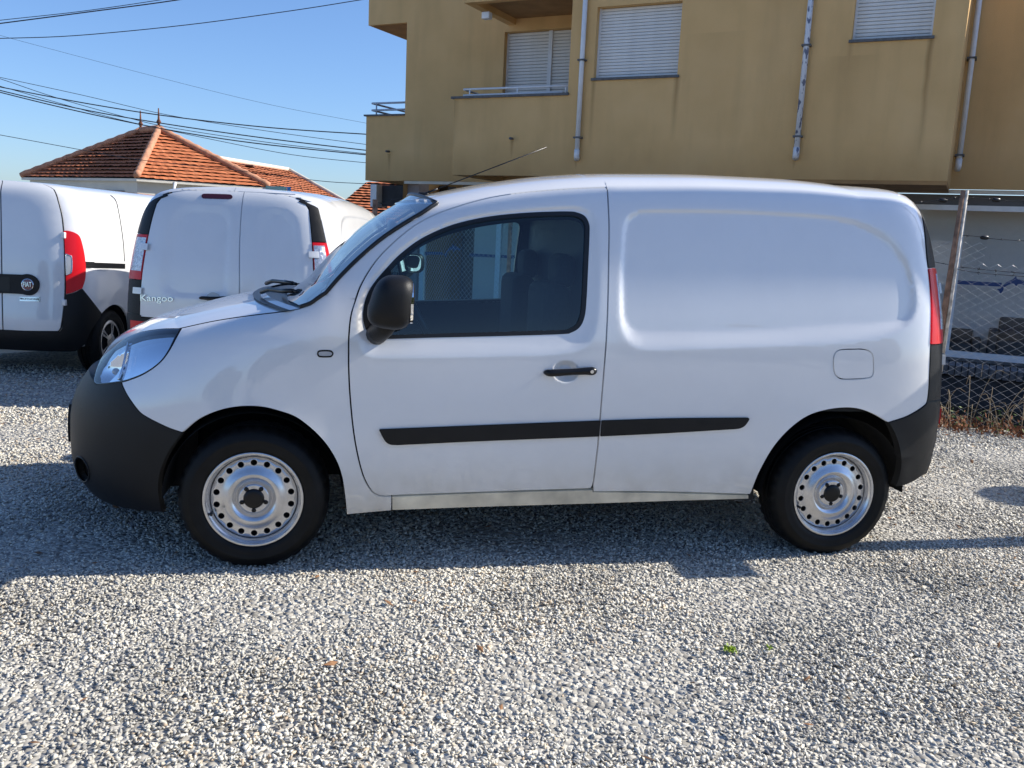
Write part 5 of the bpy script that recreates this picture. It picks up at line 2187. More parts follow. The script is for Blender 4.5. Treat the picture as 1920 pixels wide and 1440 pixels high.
# ------------------------------------------------------------------ tiled houses at the back left
def tile_mat():
    m, nt, out = mat('terracotta_tile')
    b = nt.nodes.new('ShaderNodeBsdfPrincipled')
    b.inputs['Roughness'].default_value = .85
    tc = nt.nodes.new('ShaderNodeTexCoord')
    n1 = nt.nodes.new('ShaderNodeTexNoise')
    n1.inputs['Scale'].default_value = 3.2
    n1.inputs['Detail'].default_value = 6
    n1.inputs['Roughness'].default_value = .7
    nt.links.new(tc.outputs['Object'], n1.inputs['Vector'])
    r = ramp(nt, [(.25, (.24, .075, .035)), (.42, (.46, .135, .05)), (.58, (.56, .18, .07)), (.75, (.58, .25, .13))])
    nt.links.new(n1.outputs[0], r.inputs[0])
    nt.links.new(r.outputs[0], b.inputs['Base Color'])
    nt.links.new(b.outputs[0], out.inputs[0])
    return m


M_TILE = tile_mat()
M_RIDGE = pbr('ridge_tile', (.50, .24, .14), .85, noise=.3, nscale=8)
M_HOUSE = pbr('house_wall', (.66, .63, .55), .85, noise=.08, nscale=1.5)
M_BROWN = pbr('brown_shutter', (.12, .08, .06), .7)
M_IRON = pbr('rusty_iron', (.16, .06, .03), .9, noise=.4, nscale=40)


def tiled_face(e0, e1, r0, r1, n, V, F, tw=.24, lift=.075):
    """courses of curved tiles on the face between eave e0-e1 and ridge r0-r1"""
    e0, e1, r0, r1 = map(np.array, (e0, e1, r0, r1))
    nrm = np.cross(e1 - e0, r0 - e0)
    nrm /= np.linalg.norm(nrm)
    if nrm[2] < 0:
        nrm = -nrm
    for k in range(n):
        f0, f1 = k / n, (k + 1.12) / n
        f1 = min(f1, 1)
        a0, a1 = e0 + (r0 - e0) * f0, e1 + (r1 - e1) * f0
        b0, b1 = e0 + (r0 - e0) * f1, e1 + (r1 - e1) * f1
        L = np.linalg.norm(a1 - a0)
        m = max(2, int(L / tw)) * 4
        jit = random.uniform(-.3, .3)
        o_ = len(V)
        lift_k = lift * random.uniform(.85, 1.2)
        wob = [random.uniform(-.010, .010) for _ in range(m // 4 + 2)]
        for i in range(m + 1):
            u_ = i / m
            c = .45 * (.5 - .5 * math.cos(2 * math.pi * (i / 4 + jit)))
            wv = wob[i // 4]
            low = a0 + (a1 - a0) * u_ + nrm * (lift_k * .55 + .035 * c + wv)
            V.append(low - nrm * (lift_k * .55 + .03))
            V.append(low)
            V.append(b0 + (b1 - b0) * u_ + nrm * (.02 * c + .006))
        for i in range(m):
            q = o_ + 3 * i
            F.append((q + 1, q + 4, q + 5, q + 2))


def roof_shade_deck(quads, parent, inv):  # near-black sheet that paints the shade in the hollows between tile courses
    V, F = [], []
    for q in quads:
        o_ = len(V)
        V += [np.array(p) + [0, 0, -.02] for p in q]
        F.append(tuple(range(o_, o_ + len(q))))
    o = link('roof_shade_deck', mesh('roof_shade_deck', V, F, smooth=False), M_DARK, parent)
    o.matrix_parent_inverse = inv


def hip_house(label, E0, E1, E2, R0, R1, zfoot, n0, n1, mesh_more=None):
    """E0 front corner, E1 left eave end, E2 right eave end (all at eave height), ridge R0 (near) to R1"""
    h = empty('house', label, 'house', loc=(float(E0[0]), float(E0[1]), float(zfoot)))
    inv = Matrix.Translation(h.location).inverted()
    E3 = E1 + E2 - E0
    V, F = [], []
    tiled_face(E0, E1, R0, R1, n0, V, F, lift=.10)
    tiled_face(E0, E2, R0, R0 + (R1 - R0) * .02, n1, V, F)
    tiled_face(E2, E3, R0, R1, n0, V, F)
    tiled_face(E1, E3, R1, R1 - (R1 - R0) * .02, n1, V, F)
    o = link('roof', mesh('roof', V, F, smooth=False), M_TILE, h)
    o.matrix_parent_inverse = inv
    tag(o, kind='stuff')
    roof_shade_deck([(E0, E1, R1, R0), (E0, E2, R0), (E2, E3, R1, R0), (E1, E3, R1)], h, inv)
    up = np.array([0, 0, .06])
    for (a, b) in ((E0, R0), (E1, R1), (E2, R0), (E3, R1), (R0, R1)):
        pts = [a + up + (b - a) * t for t in np.linspace(0, 1, 24)]
        rr = [.085 + .02 * (i % 2) for i in range(24)]
        o = link('ridge', tubes_mesh('ridge', [pts], [rr], 8), M_RIDGE, h)
        o.matrix_parent_inverse = inv
    c = (E0 + E1 + E2 + E3) / 4
    lo = [e + (c - e) * .07 for e in (E0, E1, E3, E2)]
    Vw = [np.array([e[0], e[1], zfoot]) for e in lo] + [np.array([e[0], e[1], E0[2] + .02]) for e in lo]
    Fw = [(i, (i + 1) % 4, 4 + (i + 1) % 4, 4 + i) for i in range(4)] + [(7, 6, 5, 4)]
    o = link('wall', mesh('wall', Vw, Fw, smooth=False), M_HOUSE, h)
    o.matrix_parent_inverse = inv
    Ve = [e + np.array([0, 0, -.07]) for e in (E0, E1, E3, E2)] + [e + np.array([0, 0, .0]) for e in (E0, E1, E3, E2)]
    o = link('eaves', mesh('eaves', Ve, [(0, 1, 2, 3)] + [(i, (i + 1) % 4, 4 + (i + 1) % 4, 4 + i) for i in range(4)], smooth=False), M_HOUSE, h)
    o.matrix_parent_inverse = inv
    return h, inv, lo


def on_depth(u, v, depth):
    d = ray(u, v)
    f2 = MC[2].copy()
    f2[2] = 0
    f2 /= np.linalg.norm(f2)
    return CAM + d * (depth / (d @ f2))


E0 = on_depth(256, 334.5, 24)
zE = E0[2]
E1 = at_z(40, 332.5, zE)
E2 = at_z(505, 352, zE)
cdep = ((E1 + E2) / 2 - CAM) @ (np.array([MC[2][0], MC[2][1], 0]) / np.hypot(MC[2][0], MC[2][1]))
R0 = on_depth(298, 245, cdep - .6)
R1 = on_depth(264, 248, cdep + .2)
R1[2] = R0[2]
ha, inva, loa = hip_house('white house with a steep hipped terracotta roof and two iron finials', E0, E1, E2, R0, R1, -.6, 14, 15)
for R in (R0, R1):
    o = link('finial', tubes_mesh('finial', [[R + [0, 0, .02], R + [0, 0, .18], R + [0, 0, .24], R + [0, 0, .32], R + [0, 0, .62]]], [[.05, .035, .07, .03, .015]], 8), M_IRON, ha)
    o.matrix_parent_inverse = inva
# a shuttered window and a rain pipe under the eaves, built on the walls
wa, wb = loa[0], loa[1]
wd = (wb - wa) / np.linalg.norm(wb - wa)
wnrm = np.array([wd[1], -wd[0], 0])
if wnrm @ (CAM - wa) < 0:
    wnrm = -wnrm


def wall_pt(u, v):
    P = at_plane(u, v, wa, wnrm)
    return (P - wa) @ wd, P[2]


s1_, z1_ = wall_pt(200, 357)
s0_, z0_ = wall_pt(234, 357)
bm = bmesh.new()
bm_box(bm, ((s0_ + s1_) / 2, .02, z1_ - .10), (abs(s1_ - s0_), .10, .20))
bm_box(bm, ((s0_ + s1_) / 2, .0, z1_ - .85), (abs(s1_ - s0_) * .86, .05, 1.3))
for v in bm.verts:
    v.co = np.array([wa[0], wa[1], 0]) + wd * v.co.x + wnrm * v.co.y + np.array([0, 0, v.co.z])
bmesh.ops.recalc_face_normals(bm, faces=bm.faces)
o = link('window', from_bm('window', bm), M_BROWN, ha)
o.matrix_parent_inverse = inva
c0 = np.array([loa[0][0], loa[0][1], zE - .05])
ev = (E2 - E0) / np.linalg.norm(E2 - E0)
pz = [E0 + ev * 1.0 + [0, 0, -.03], E0 + ev * .95 + [0, 0, -.25], c0 + ev * .35 + [0, 0, -.8] + wnrm * .05, np.array([c0[0] + ev[0] * .35, c0[1] + ev[1] * .35, -.5]) + wnrm * .05]
o = link('rain_pipe', tubes_mesh('rain_pipe', [pz], .045, 8), M_WHITE, ha)
o.matrix_parent_inverse = inva

# the longer house to the right of it
R0 = on_depth(392, 297, 33)
R1 = at_z(541, 320.5, R0[2])
E0 = on_depth(690, 405, 36)
zE2 = E0[2]
along = (R1 - R0) / np.linalg.norm(R1 - R0)
E_l = E0 - along * (np.linalg.norm(R1 - R0) + 1.5)
E_l[2] = zE2
side = np.array([-along[1], along[0], 0])
if side @ (R0 - E_l) < 0:
    side = -side
wdt = 2 * abs((R1 - E0) @ side)
hb, invb, lob = hip_house('low house with a long terracotta roof and a pale ridge behind the vans', E0, E0 + side * wdt, E_l, R1, R1 + (R0 - R1) * 1e-3 + side * 0, -.6, 16, 16)
bpy.data.objects.remove([c for c in hb.children if c.name.startswith('roof') and 'deck' not in c.name][0])
for c in [c for c in hb.children if c.name.startswith('ridge')]:
    bpy.data.objects.remove(c)
V, F = [], []
tiled_face(E0, E_l, R1, R0, 20, V, F, tw=.26)
tiled_face(E0 + side * wdt, E_l + side * wdt, R1, R0, 20, V, F, tw=.26)
tiled_face(E0, E0 + side * wdt, R1, R1 + side * .01, 20, V, F, tw=.26)
tiled_face(E_l, E_l + side * wdt, R0, R0 + side * .01, 20, V, F, tw=.26)
o = link('roof', mesh('roof', V, F, smooth=False), M_TILE, hb)
o.matrix_parent_inverse = invb
tag(o, kind='stuff')
for c in [c for c in hb.children if c.name.startswith('roof_shade_deck')]:
    bpy.data.objects.remove(c)
roof_shade_deck([(E0, E_l, R0, R1), (E0 + side * wdt, E_l + side * wdt, R0, R1), (E0, E0 + side * wdt, R1), (E_l, E_l + side * wdt, R0)], hb, invb)
for (a, b, m_) in ((R0, R1, M_CREAM), (E0, R1, M_CREAM), (E_l, R0, M_RIDGE), (E0 + side * wdt, R1, M_RIDGE)):
    o = link('ridge', tubes_mesh('ridge', [[a + [0, 0, .06] + (b - a) * t for t in np.linspace(0, 1, 20)]], .09, 8), m_, hb)
    o.matrix_parent_inverse = invb
o = link('roof_window', box_mesh('roof_window', tuple(R0 * .93 + E0 * .0 + E_l * .07 + along * 2.2 + [0, 0, .05]), (.5, .5, .05), bevel=.01), M_BROWN, hb)
o.matrix_parent_inverse = invb

# third roof, seen between the vans and the ochre building
Rr = on_depth(690, 341, 34)
El3 = on_depth(590, 425, 30)
Er3 = El3 + np.array([8.0, -1.0, 0]) * 1.0
Er3[2] = El3[2]
Rr2 = Rr + (Er3 - El3) / np.linalg.norm(Er3 - El3) * 5
sd3 = np.array([-(Er3 - El3)[1], (Er3 - El3)[0], 0])
sd3 /= np.linalg.norm(sd3)
hc = empty('house', 'house with a dark red ribbed roof, seen past the ochre building', 'house', loc=(float(El3[0]), float(El3[1]), -.6))
invc = Matrix.Translation(hc.location).inverted()
V, F = [], []
dpt = 2 * ((Rr - El3) @ sd3)
tiled_face(Er3, El3, Rr2, Rr, 17, V, F, tw=.26, lift=.11)
tiled_face(Er3 + sd3 * dpt, El3 + sd3 * dpt, Rr2, Rr, 17, V, F, tw=.26)
tiled_face(El3, El3 + sd3 * dpt, Rr, Rr + sd3 * .01, 17, V, F, tw=.26)
o = link('roof', mesh('roof', V, F, smooth=False), M_TILE, hc)
o.matrix_parent_inverse = invc
tag(o, kind='stuff')
roof_shade_deck([(El3, Er3, Rr2, Rr), (El3 + sd3 * dpt, Er3 + sd3 * dpt, Rr2, Rr), (El3, El3 + sd3 * dpt, Rr)], hc, invc)
cc = (El3 + Er3 + sd3 * dpt) / 2
lo = [El3 + (cc - El3) * .07, Er3, Er3 + sd3 * dpt, El3 + sd3 * dpt + (cc - El3 - sd3 * dpt) * .07]
Vw = [np.array([e[0], e[1], -.6]) for e in lo] + [np.array([e[0], e[1], El3[2]]) for e in lo]
o = link('wall', mesh('wall', Vw, [(i, (i + 1) % 4, 4 + (i + 1) % 4, 4 + i) for i in range(4)], smooth=False), M_HOUSE, hc)
o.matrix_parent_inverse = invc

# small street sign whose top shows over the second van
sg = empty('street_sign', 'blue and pale green sign board just showing over the roof of the second van', 'sign', loc=tuple(on_depth(530, 356, 15) * [1, 1, 0] + [0, 0, float(gz(0, 10))]))
invs = Matrix.Translation(sg.location).inverted()
c = on_depth(525, 360, 15)
M_GREEN = pbr('pale_green_print', (.35, .52, .42), .5)
for nm, dx, wx, m_ in (('board', -.06, .34, M_GREEN), ('board_edge', .145, .06, pbr('sign_blue', (.06, .28, .55), .5))):
    o = link(nm, box_mesh(nm, (c[0] + dx, c[1], c[2] - .03), (wx, .02, .24)), m_, sg)
    o.matrix_parent_inverse = invs
o = link('post', tubes_mesh('post', [[(c[0], c[1] + .03, float(gz(0, 10))), (c[0], c[1] + .03, c[2])]], .03, 8), M_WHITE, sg)
o.matrix_parent_inverse = invs

# ------------------------------------------------------------------ overhead cables
M_CABLE = pbr('black_cable', (.02, .022, .03), .6)
CABLES = [
    ('topmost overhead cable, cutting the upper left corner of the sky', .009, 24, [(-60, 46), (0, 38), (150, 21.5), (299, 0), (420, -20)]),
    ('thick overhead cable just below the topmost one, in the upper left corner', .015, 24, [(-60, 52), (0, 44), (164, 22.6), (332, 0), (480, -26)]),
    ('long overhead cable rising to the right across the upper sky', .011, 24, [(-60, 74), (0, 72), (142, 66.7), (350, 46.7), (547, 20), (674, 0), (760, -14)]),
    ('hair-thin faint cable falling alone across the middle of the sky', .004, 24, [(-40, 55), (58, 82), (328, 153), (510, 197), (682, 230), (740, 240)]),
    ('thin cable at the top of the falling bundle on the left', .008, 24, [(-60, 133), (0, 145), (157, 179), (317, 216), (503, 246), (684, 270.5), (740, 277)]),
    ('cable that crosses the falling bundle steeply near the left edge', .009, 23.6, [(-60, 130), (0, 147.6), (102, 182), (233, 219), (328, 240.6), (510, 268), (684, 288), (740, 294)]),
    ('thick cable that stays highest where the bundle meets the ochre building', .015, 23.3, [(-60, 151), (0, 163), (157, 193), (313.5, 217.6), (503, 239), (684, 251.5), (740, 254)]),
    ('thick cable in the middle of the falling bundle', .015, 23.0, [(-60, 153), (0, 169.5), (164, 207), (328, 235), (510, 260.7), (684, 281.5), (740, 287)]),
    ('thick lowest cable of the bundle, passing just above the finials', .015, 22.7, [(-60, 156), (0, 173), (146, 208.5), (310, 242.4), (474, 268), (684, 290), (740, 295)]),
    ('thin cable sagging below the bundle towards the ochre building', .008, 22.5, [(180, 213), (250, 230), (400, 262), (547, 290), (684, 305), (740, 310)]),
    ('single thin cable drawn low across the hipped tiled roof', .008, 20.5, [(-60, 243), (0, 253), (175, 285), (273, 301), (456, 321), (598, 339), (674, 344), (740, 347)]),
]
for lab, r_, dep, pts in CABLES:
    P = seg(*pts, n=6)
    P3 = [on_depth(u, v, dep + .6 * i / len(P)) for i, (u, v) in enumerate(P)]
    d0 = P3[0] - P3[1]
    d0 /= np.linalg.norm(d0)
    P3 = [P3[0] + d0 * 18 + np.array([0, 0, 1.2]), P3[0] + d0 * 9 + np.array([0, 0, .35])] + P3
    o = link('overhead_cable', tubes_mesh('overhead_cable', [P3], r_, 6), M_CABLE)
    tag(o, lab, 'cable', 'overhead cables against the sky')

# ------------------------------------------------------------------ wire fence
M_GALV = pbr('galvanised_wire', (.50, .51, .53), .45, metal=.4)
M_RUST = pbr('rusty_post', (.24, .14, .09), .9, noise=.5, nscale=14)
M_RUSTLIGHT = pbr('flaking_post', (.50, .46, .40), .8, noise=.5, nscale=18)
fence = empty('wire_fence', 'chain-link fence with rusty posts and barbed wire between the lot and the ochre building', 'fence', loc=(5.4, 3.06, 0))
FINV = Matrix.Translation(fence.location).inverted()


def fpart(o):
    o.parent = fence
    o.matrix_parent_inverse = FINV
    return o


segL = np.r_[0, np.cumsum(np.linalg.norm(np.diff(FP, axis=0), axis=1))]


def fence_pt(l, z):
    return np.array([np.interp(l, segL, FP[:, 0]), np.interp(l, segL, FP[:, 1]), z])


fdir = (FP[2] - FP[1]) / np.linalg.norm(FP[2] - FP[1])
fn3 = np.array([fdir[1], -fdir[0], 0])
f0 = np.array([FP[2][0], FP[2][1], 0])


def fence_px(u, v):
    return at_plane(u, v, f0, fn3)


ptop, pm = fence_px(1807, 357), fence_px(1777, 545)
pdir = (pm - ptop) / (pm[2] - ptop[2])
pbot = ptop + pdir * (-.3 - ptop[2])
post_mid = ptop + (pbot - ptop) * .45
o = fpart(link('fence_post', tubes_mesh('fence_post', [[pbot, post_mid, ptop]], [[.028, .026, .022]], 8), M_RUST))
o['label'] = 'leaning rusty post'
fpart(link('post_strip', tubes_mesh('post_strip', [[post_mid + [.02, -.022, -.5], ptop + [.016, -.02, -.0]]], .015, 6), M_RUSTLIGHT))
for l in (1.2, segL[3] - .3, segL[3] + 2.2):
    p = fence_pt(l, 0)
    fpart(link('fence_post', tubes_mesh('fence_post', [[p + [0, 0, -.4], p + [0, 0, 1.95]]], .026, 8), M_RUST))
for (u_, v0_, d_, rr_, m_) in ((703.5, 374, 12.2, .036, M_RUST), (715, 408, 12.8, .05, M_BROWN), (720, 408, 12.85, .03, M_CREAM)):
    p = on_depth(u_, v0_, d_)
    q = p.copy()
    q[2] = -.3
    fpart(link('fence_post', tubes_mesh('fence_post', [[q, p]], rr_, 8), m_))

# chain link: wires bent to and fro, each hooked into its neighbour
pw = .056
VV, FF = [], []
lmax = segL[4] + 1.5
nw = int(lmax / pw)
for i in range(nw):
    l0 = i * pw
    near_ = l0 < segL[3] + .6
    ztop = 1.42 + .05 * math.sin(l0 * 2.1) if l0 < segL[2] - .25 else 1.62
    z0_ = -.12
    nz_ = int((ztop - z0_) / (pw * .62))
    pts = []
    sk = .10 * math.sin(l0 * 1.3)
    for k in range(nz_):
        z = z0_ + k * pw * .62
        l_ = l0 + (pw * .51 if (k + i) % 2 else -pw * .51) + sk * (z / 1.5) ** 2 * .4
        p = fence_pt(l_, z)
        side_ = .003 if (k % 2) else -.003
        p[0] += fn3[0] * side_ + .012 * math.sin(z * 5 + l0)
        p[1] += fn3[1] * side_ + .012 * math.cos(z * 4 + l0 * 2)
        pts.append(p)
    v_, f_ = tube(pts, .0017 if near_ else .0022, 4, cap=False)
    k0 = len(VV)
    VV += v_
    FF += [tuple(x + k0 for x in q) for q in f_]
o = fpart(link('wire_mesh', mesh('wire_mesh', VV, FF), M_GALV))
tag(o, kind='stuff')


def barbed(lines, r=.0028, step=.13):
    V_, F_ = [], []
    for ln in lines:
        ln = np.array(ln)
        v_, f_ = tube(ln, r, 5)
        k0 = len(V_)
        V_ += v_
        F_ += [tuple(x + k0 for x in q) for q in f_]
        L = np.r_[0, np.cumsum(np.linalg.norm(np.diff(ln, axis=0), axis=1))]
        for d in np.arange(step / 2, L[-1], step):
            c = np.array([np.interp(d, L, ln[:, j]) for j in range(3)])
            for q in range(3):
                a = rng.normal(size=3)
                a /= np.linalg.norm(a)
                v_, f_ = tube([c - a * .014, c + a * .018], r * .8, 4)
                k0 = len(V_)
                V_ += v_
                F_ += [tuple(x + k0 for x in qq) for qq in f_]
    return mesh('barbed_wire', V_, F_)


def px_line(pts):
    P = seg(*pts, n=5)
    return [fence_px(u, v) for u, v in P]


M_DARKWIRE = pbr('dark_wire', (.05, .05, .05), .5, metal=.5)
for pts in ([(1680, 384), (1740, 378), (1770, 374), (1806, 370.5), (1850, 373), (1890, 376.5), (1960, 381)], [(1798, 441), (1830, 443), (1870, 448.5), (1960, 454)], [(1788, 500), (1820, 502.5), (1850, 506), (1960, 516)], [(1700, 470), (1740, 488), (1790, 498)], [(1788, 504), (1840, 512), (1900, 517), (1960, 522)]):
    fpart(link('barbed_wire', barbed([px_line(pts)]), M_DARKWIRE))
for (u_, v_) in ((1768, 376), (1868, 375), (1846, 445.5)):
    c = fence_px(u_, v_)
    V, F = superblob(c, (.042, .016, .018), 2.5, 12, 8)
    fpart(link('wire_tensioner', mesh('wire_tensioner', V, F), M_TRIM))
# strands over the left-hand posts
ls = []
for (va, vb_) in ((377, 371), (392, 384), (404, 400)):
    ls.append([on_depth(u, v, 12.3) for u, v in seg((704, va), (718, va + 5), (735, vb_ + 4), (752, vb_))])
fpart(link('barbed_wire', barbed(ls, .004, .16), M_DARKWIRE))

# ------------------------------------------------------------------ dry weeds along the fence foot
M_DRY = pbr('dry_stem', (.42, .33, .20), .9, noise=.35, nscale=5)
M_LITTER = pbr('leaf_litter', (.24, .10, .045), .95, noise=.6, nscale=9)
M_LEAF = pbr('green_leaf', (.10, .16, .03), .7, noise=.4, nscale=20)


LOTN = fn3 if fn3 @ (CAM - f0) > 0 else -fn3


def weeds():
    V_, F_ = [], []
    for i in range(420):
        l = rng.uniform(.3, segL[3] + .4)
        b = fence_pt(l, float(gz(0, 3)) - .05)
        b[:2] += -fn3[:2] * 0 + rng.normal(0, .10, 2)
        h = rng.uniform(.12, .55) * (1.25 if rng.random() < .2 else .8)
        az = rng.uniform(0, 2 * np.pi)
        lean = rng.uniform(.15, 1.0)
        d = np.array([math.cos(az), math.sin(az), 0])
        pts = [b, b + d * h * lean * .25 + [0, 0, h * .55], b + d * h * lean * .6 + [0, 0, h * .9], b + d * h * lean + [0, 0, h * (1 - .35 * lean)]]
        pts = seg(*[tuple(p) for p in pts], n=3)
        v_, f_ = tube(pts, np.linspace(.0035, .0012, len(pts)) * rng.uniform(.7, 1.3), 4, cap=False)
        k0 = len(V_)
        V_ += v_
        F_ += [tuple(x + k0 for x in q) for q in f_]
    o = link('dry_weeds', mesh('dry_weeds', V_, F_), M_DRY)
    tag(o, 'tangle of dry straw-coloured stems along the foot of the fence', 'weeds', kind='stuff')
    for nm, n_, m_, lab, cat, wdt_, zr_, sz in (('leaf_litter', 5200, M_LITTER, 'reddish brown dead leaves heaped along the fence foot', 'leaf litter', .13, .07, .022), ('low_greenery', 260, M_LEAF, 'sparse green leaves sprouting at the fence foot', 'greenery', .10, .16, .02)):
        V_, F_ = [], []
        for i in range(n_):
            l = rng.uniform(.2, segL[3] + .3)
            if nm == 'low_greenery':
                l = [2.4, 3.4, 4.1, 1.3][i % 4] + rng.normal(0, .13)
            c = fence_pt(l, float(gz(0, 3)))
            c[:2] += LOTN[:2] * .10
            c[:2] += rng.normal(0, wdt_, 2)
            c[2] += abs(rng.normal(0, zr_)) * .7
            a, b = rng.normal(size=3), rng.normal(size=3)
            a /= np.linalg.norm(a)
            b -= a * (a @ b)
            b /= np.linalg.norm(b)
            s_ = sz * rng.uniform(.5, 1.3)
            k0 = len(V_)
            V_ += [c - a * s_, c + b * s_ * .5, c + a * s_, c - b * s_ * .5]
            F_.append((k0, k0 + 1, k0 + 2, k0 + 3))
        o = link(nm, mesh(nm, V_, F_, smooth=False), m_)
        tag(o, lab, cat, kind='stuff')


weeds()
# two tufts of moss in the gravel
for (u_, v_, lab, rr_) in ((1369, 1218, 'bright green moss tuft in the gravel in front of the rear wheel', .020), (1442, 1216, 'faint smaller green tuft to the right of the bright moss', .014)):
    c = at_z(u_, v_, 0.012)
    V_, F_ = [], []
    for i in range(90 if rr_ > .016 else 18):
        p = c + np.r_[rng.normal(0, rr_ * .55, 2), abs(rng.normal(0, .006))]
        a, b = rng.normal(size=3), rng.normal(size=3)
        a /= np.linalg.norm(a)
        b -= a * (a @ b)
        b /= np.linalg.norm(b)
        k0 = len(V_)
        V_ += [p - a * .006, p + b * .004, p + a * .006, p - b * .004]
        F_.append((k0, k0 + 1, k0 + 2, k0 + 3))
    o = link('moss_tuft', mesh('moss_tuft', V_, F_, smooth=False), pbr('moss', (.30, .42, .03), .8))
    tag(o, lab, 'moss', 'green tufts in the gravel')


# ================================================================== the three vans
van = build_van('white panel van nearest the camera, standing side on, with silver steel wheels')
van2 = copy_tree(van)
van2.matrix_world = Matrix(KM.tolist())
van2['label'] = 'white panel van parked behind, its two closed rear doors facing the camera'
for o in (van, van2):
    o['group'] = 'white panel vans parked on the gravel'

# ------------------------------------------------------------------ the other make of van at the left edge
DOB = Surf(
    1.832,
    prof=[(0.12, 0.16), (0.07, 0.22), (0.03, 0.32), (0.008, 0.46), (0.0, 0.62), (0.0, 0.80), (0.006, 1.0), (0.022, 1.2), (0.05, 1.4), (0.085, 1.56), (0.13, 1.67),
          (0.19, 1.735), (0.30, 1.772), (0.46, 1.79), (0.916, 1.80)],
    front=[(0.16, -.72), (.3, -.84), (.5, -.88), (.7, -.87), (.85, -.80), (.98, -.62), (1.06, -.25), (1.2, -.02), (1.4, .25), (1.6, .52), (1.74, .75), (1.80, 1.0)],
    rear=[(0.16, 3.34), (.25, 3.44), (.4, 3.50), (.55, 3.50), (.8, 3.475), (1.1, 3.455), (1.4, 3.42), (1.6, 3.385), (1.70, 3.355), (1.76, 3.315), (1.80, 3.23)],
    roof=[(.3, 1.80), (2.7, 1.80), (3.5, 1.80)], zb=1.0, a0=1.2, a1=2.9, LA=2.6, LB=.85, nf=2.8, nr=4.6)
DM = far_pose(151, 7.95, 3.42, 1.80, math.radians(12.0), float(gz(0, 4.5)) - .03)
DSYM = DOB.a1 + DOB.LB


def TD(pts):
    return DOB.inv(pts, DM, (2.95, DOB.a1 + 2 * DOB.LB + 1.3), (0.05, DOB.qmax))


def dmir(P):
    Q = P.copy()
    Q[:, 0] = 2 * DSYM - Q[:, 0]
    return Q


def ccw(P):
    return P if area2(P) > 0 else P[::-1]


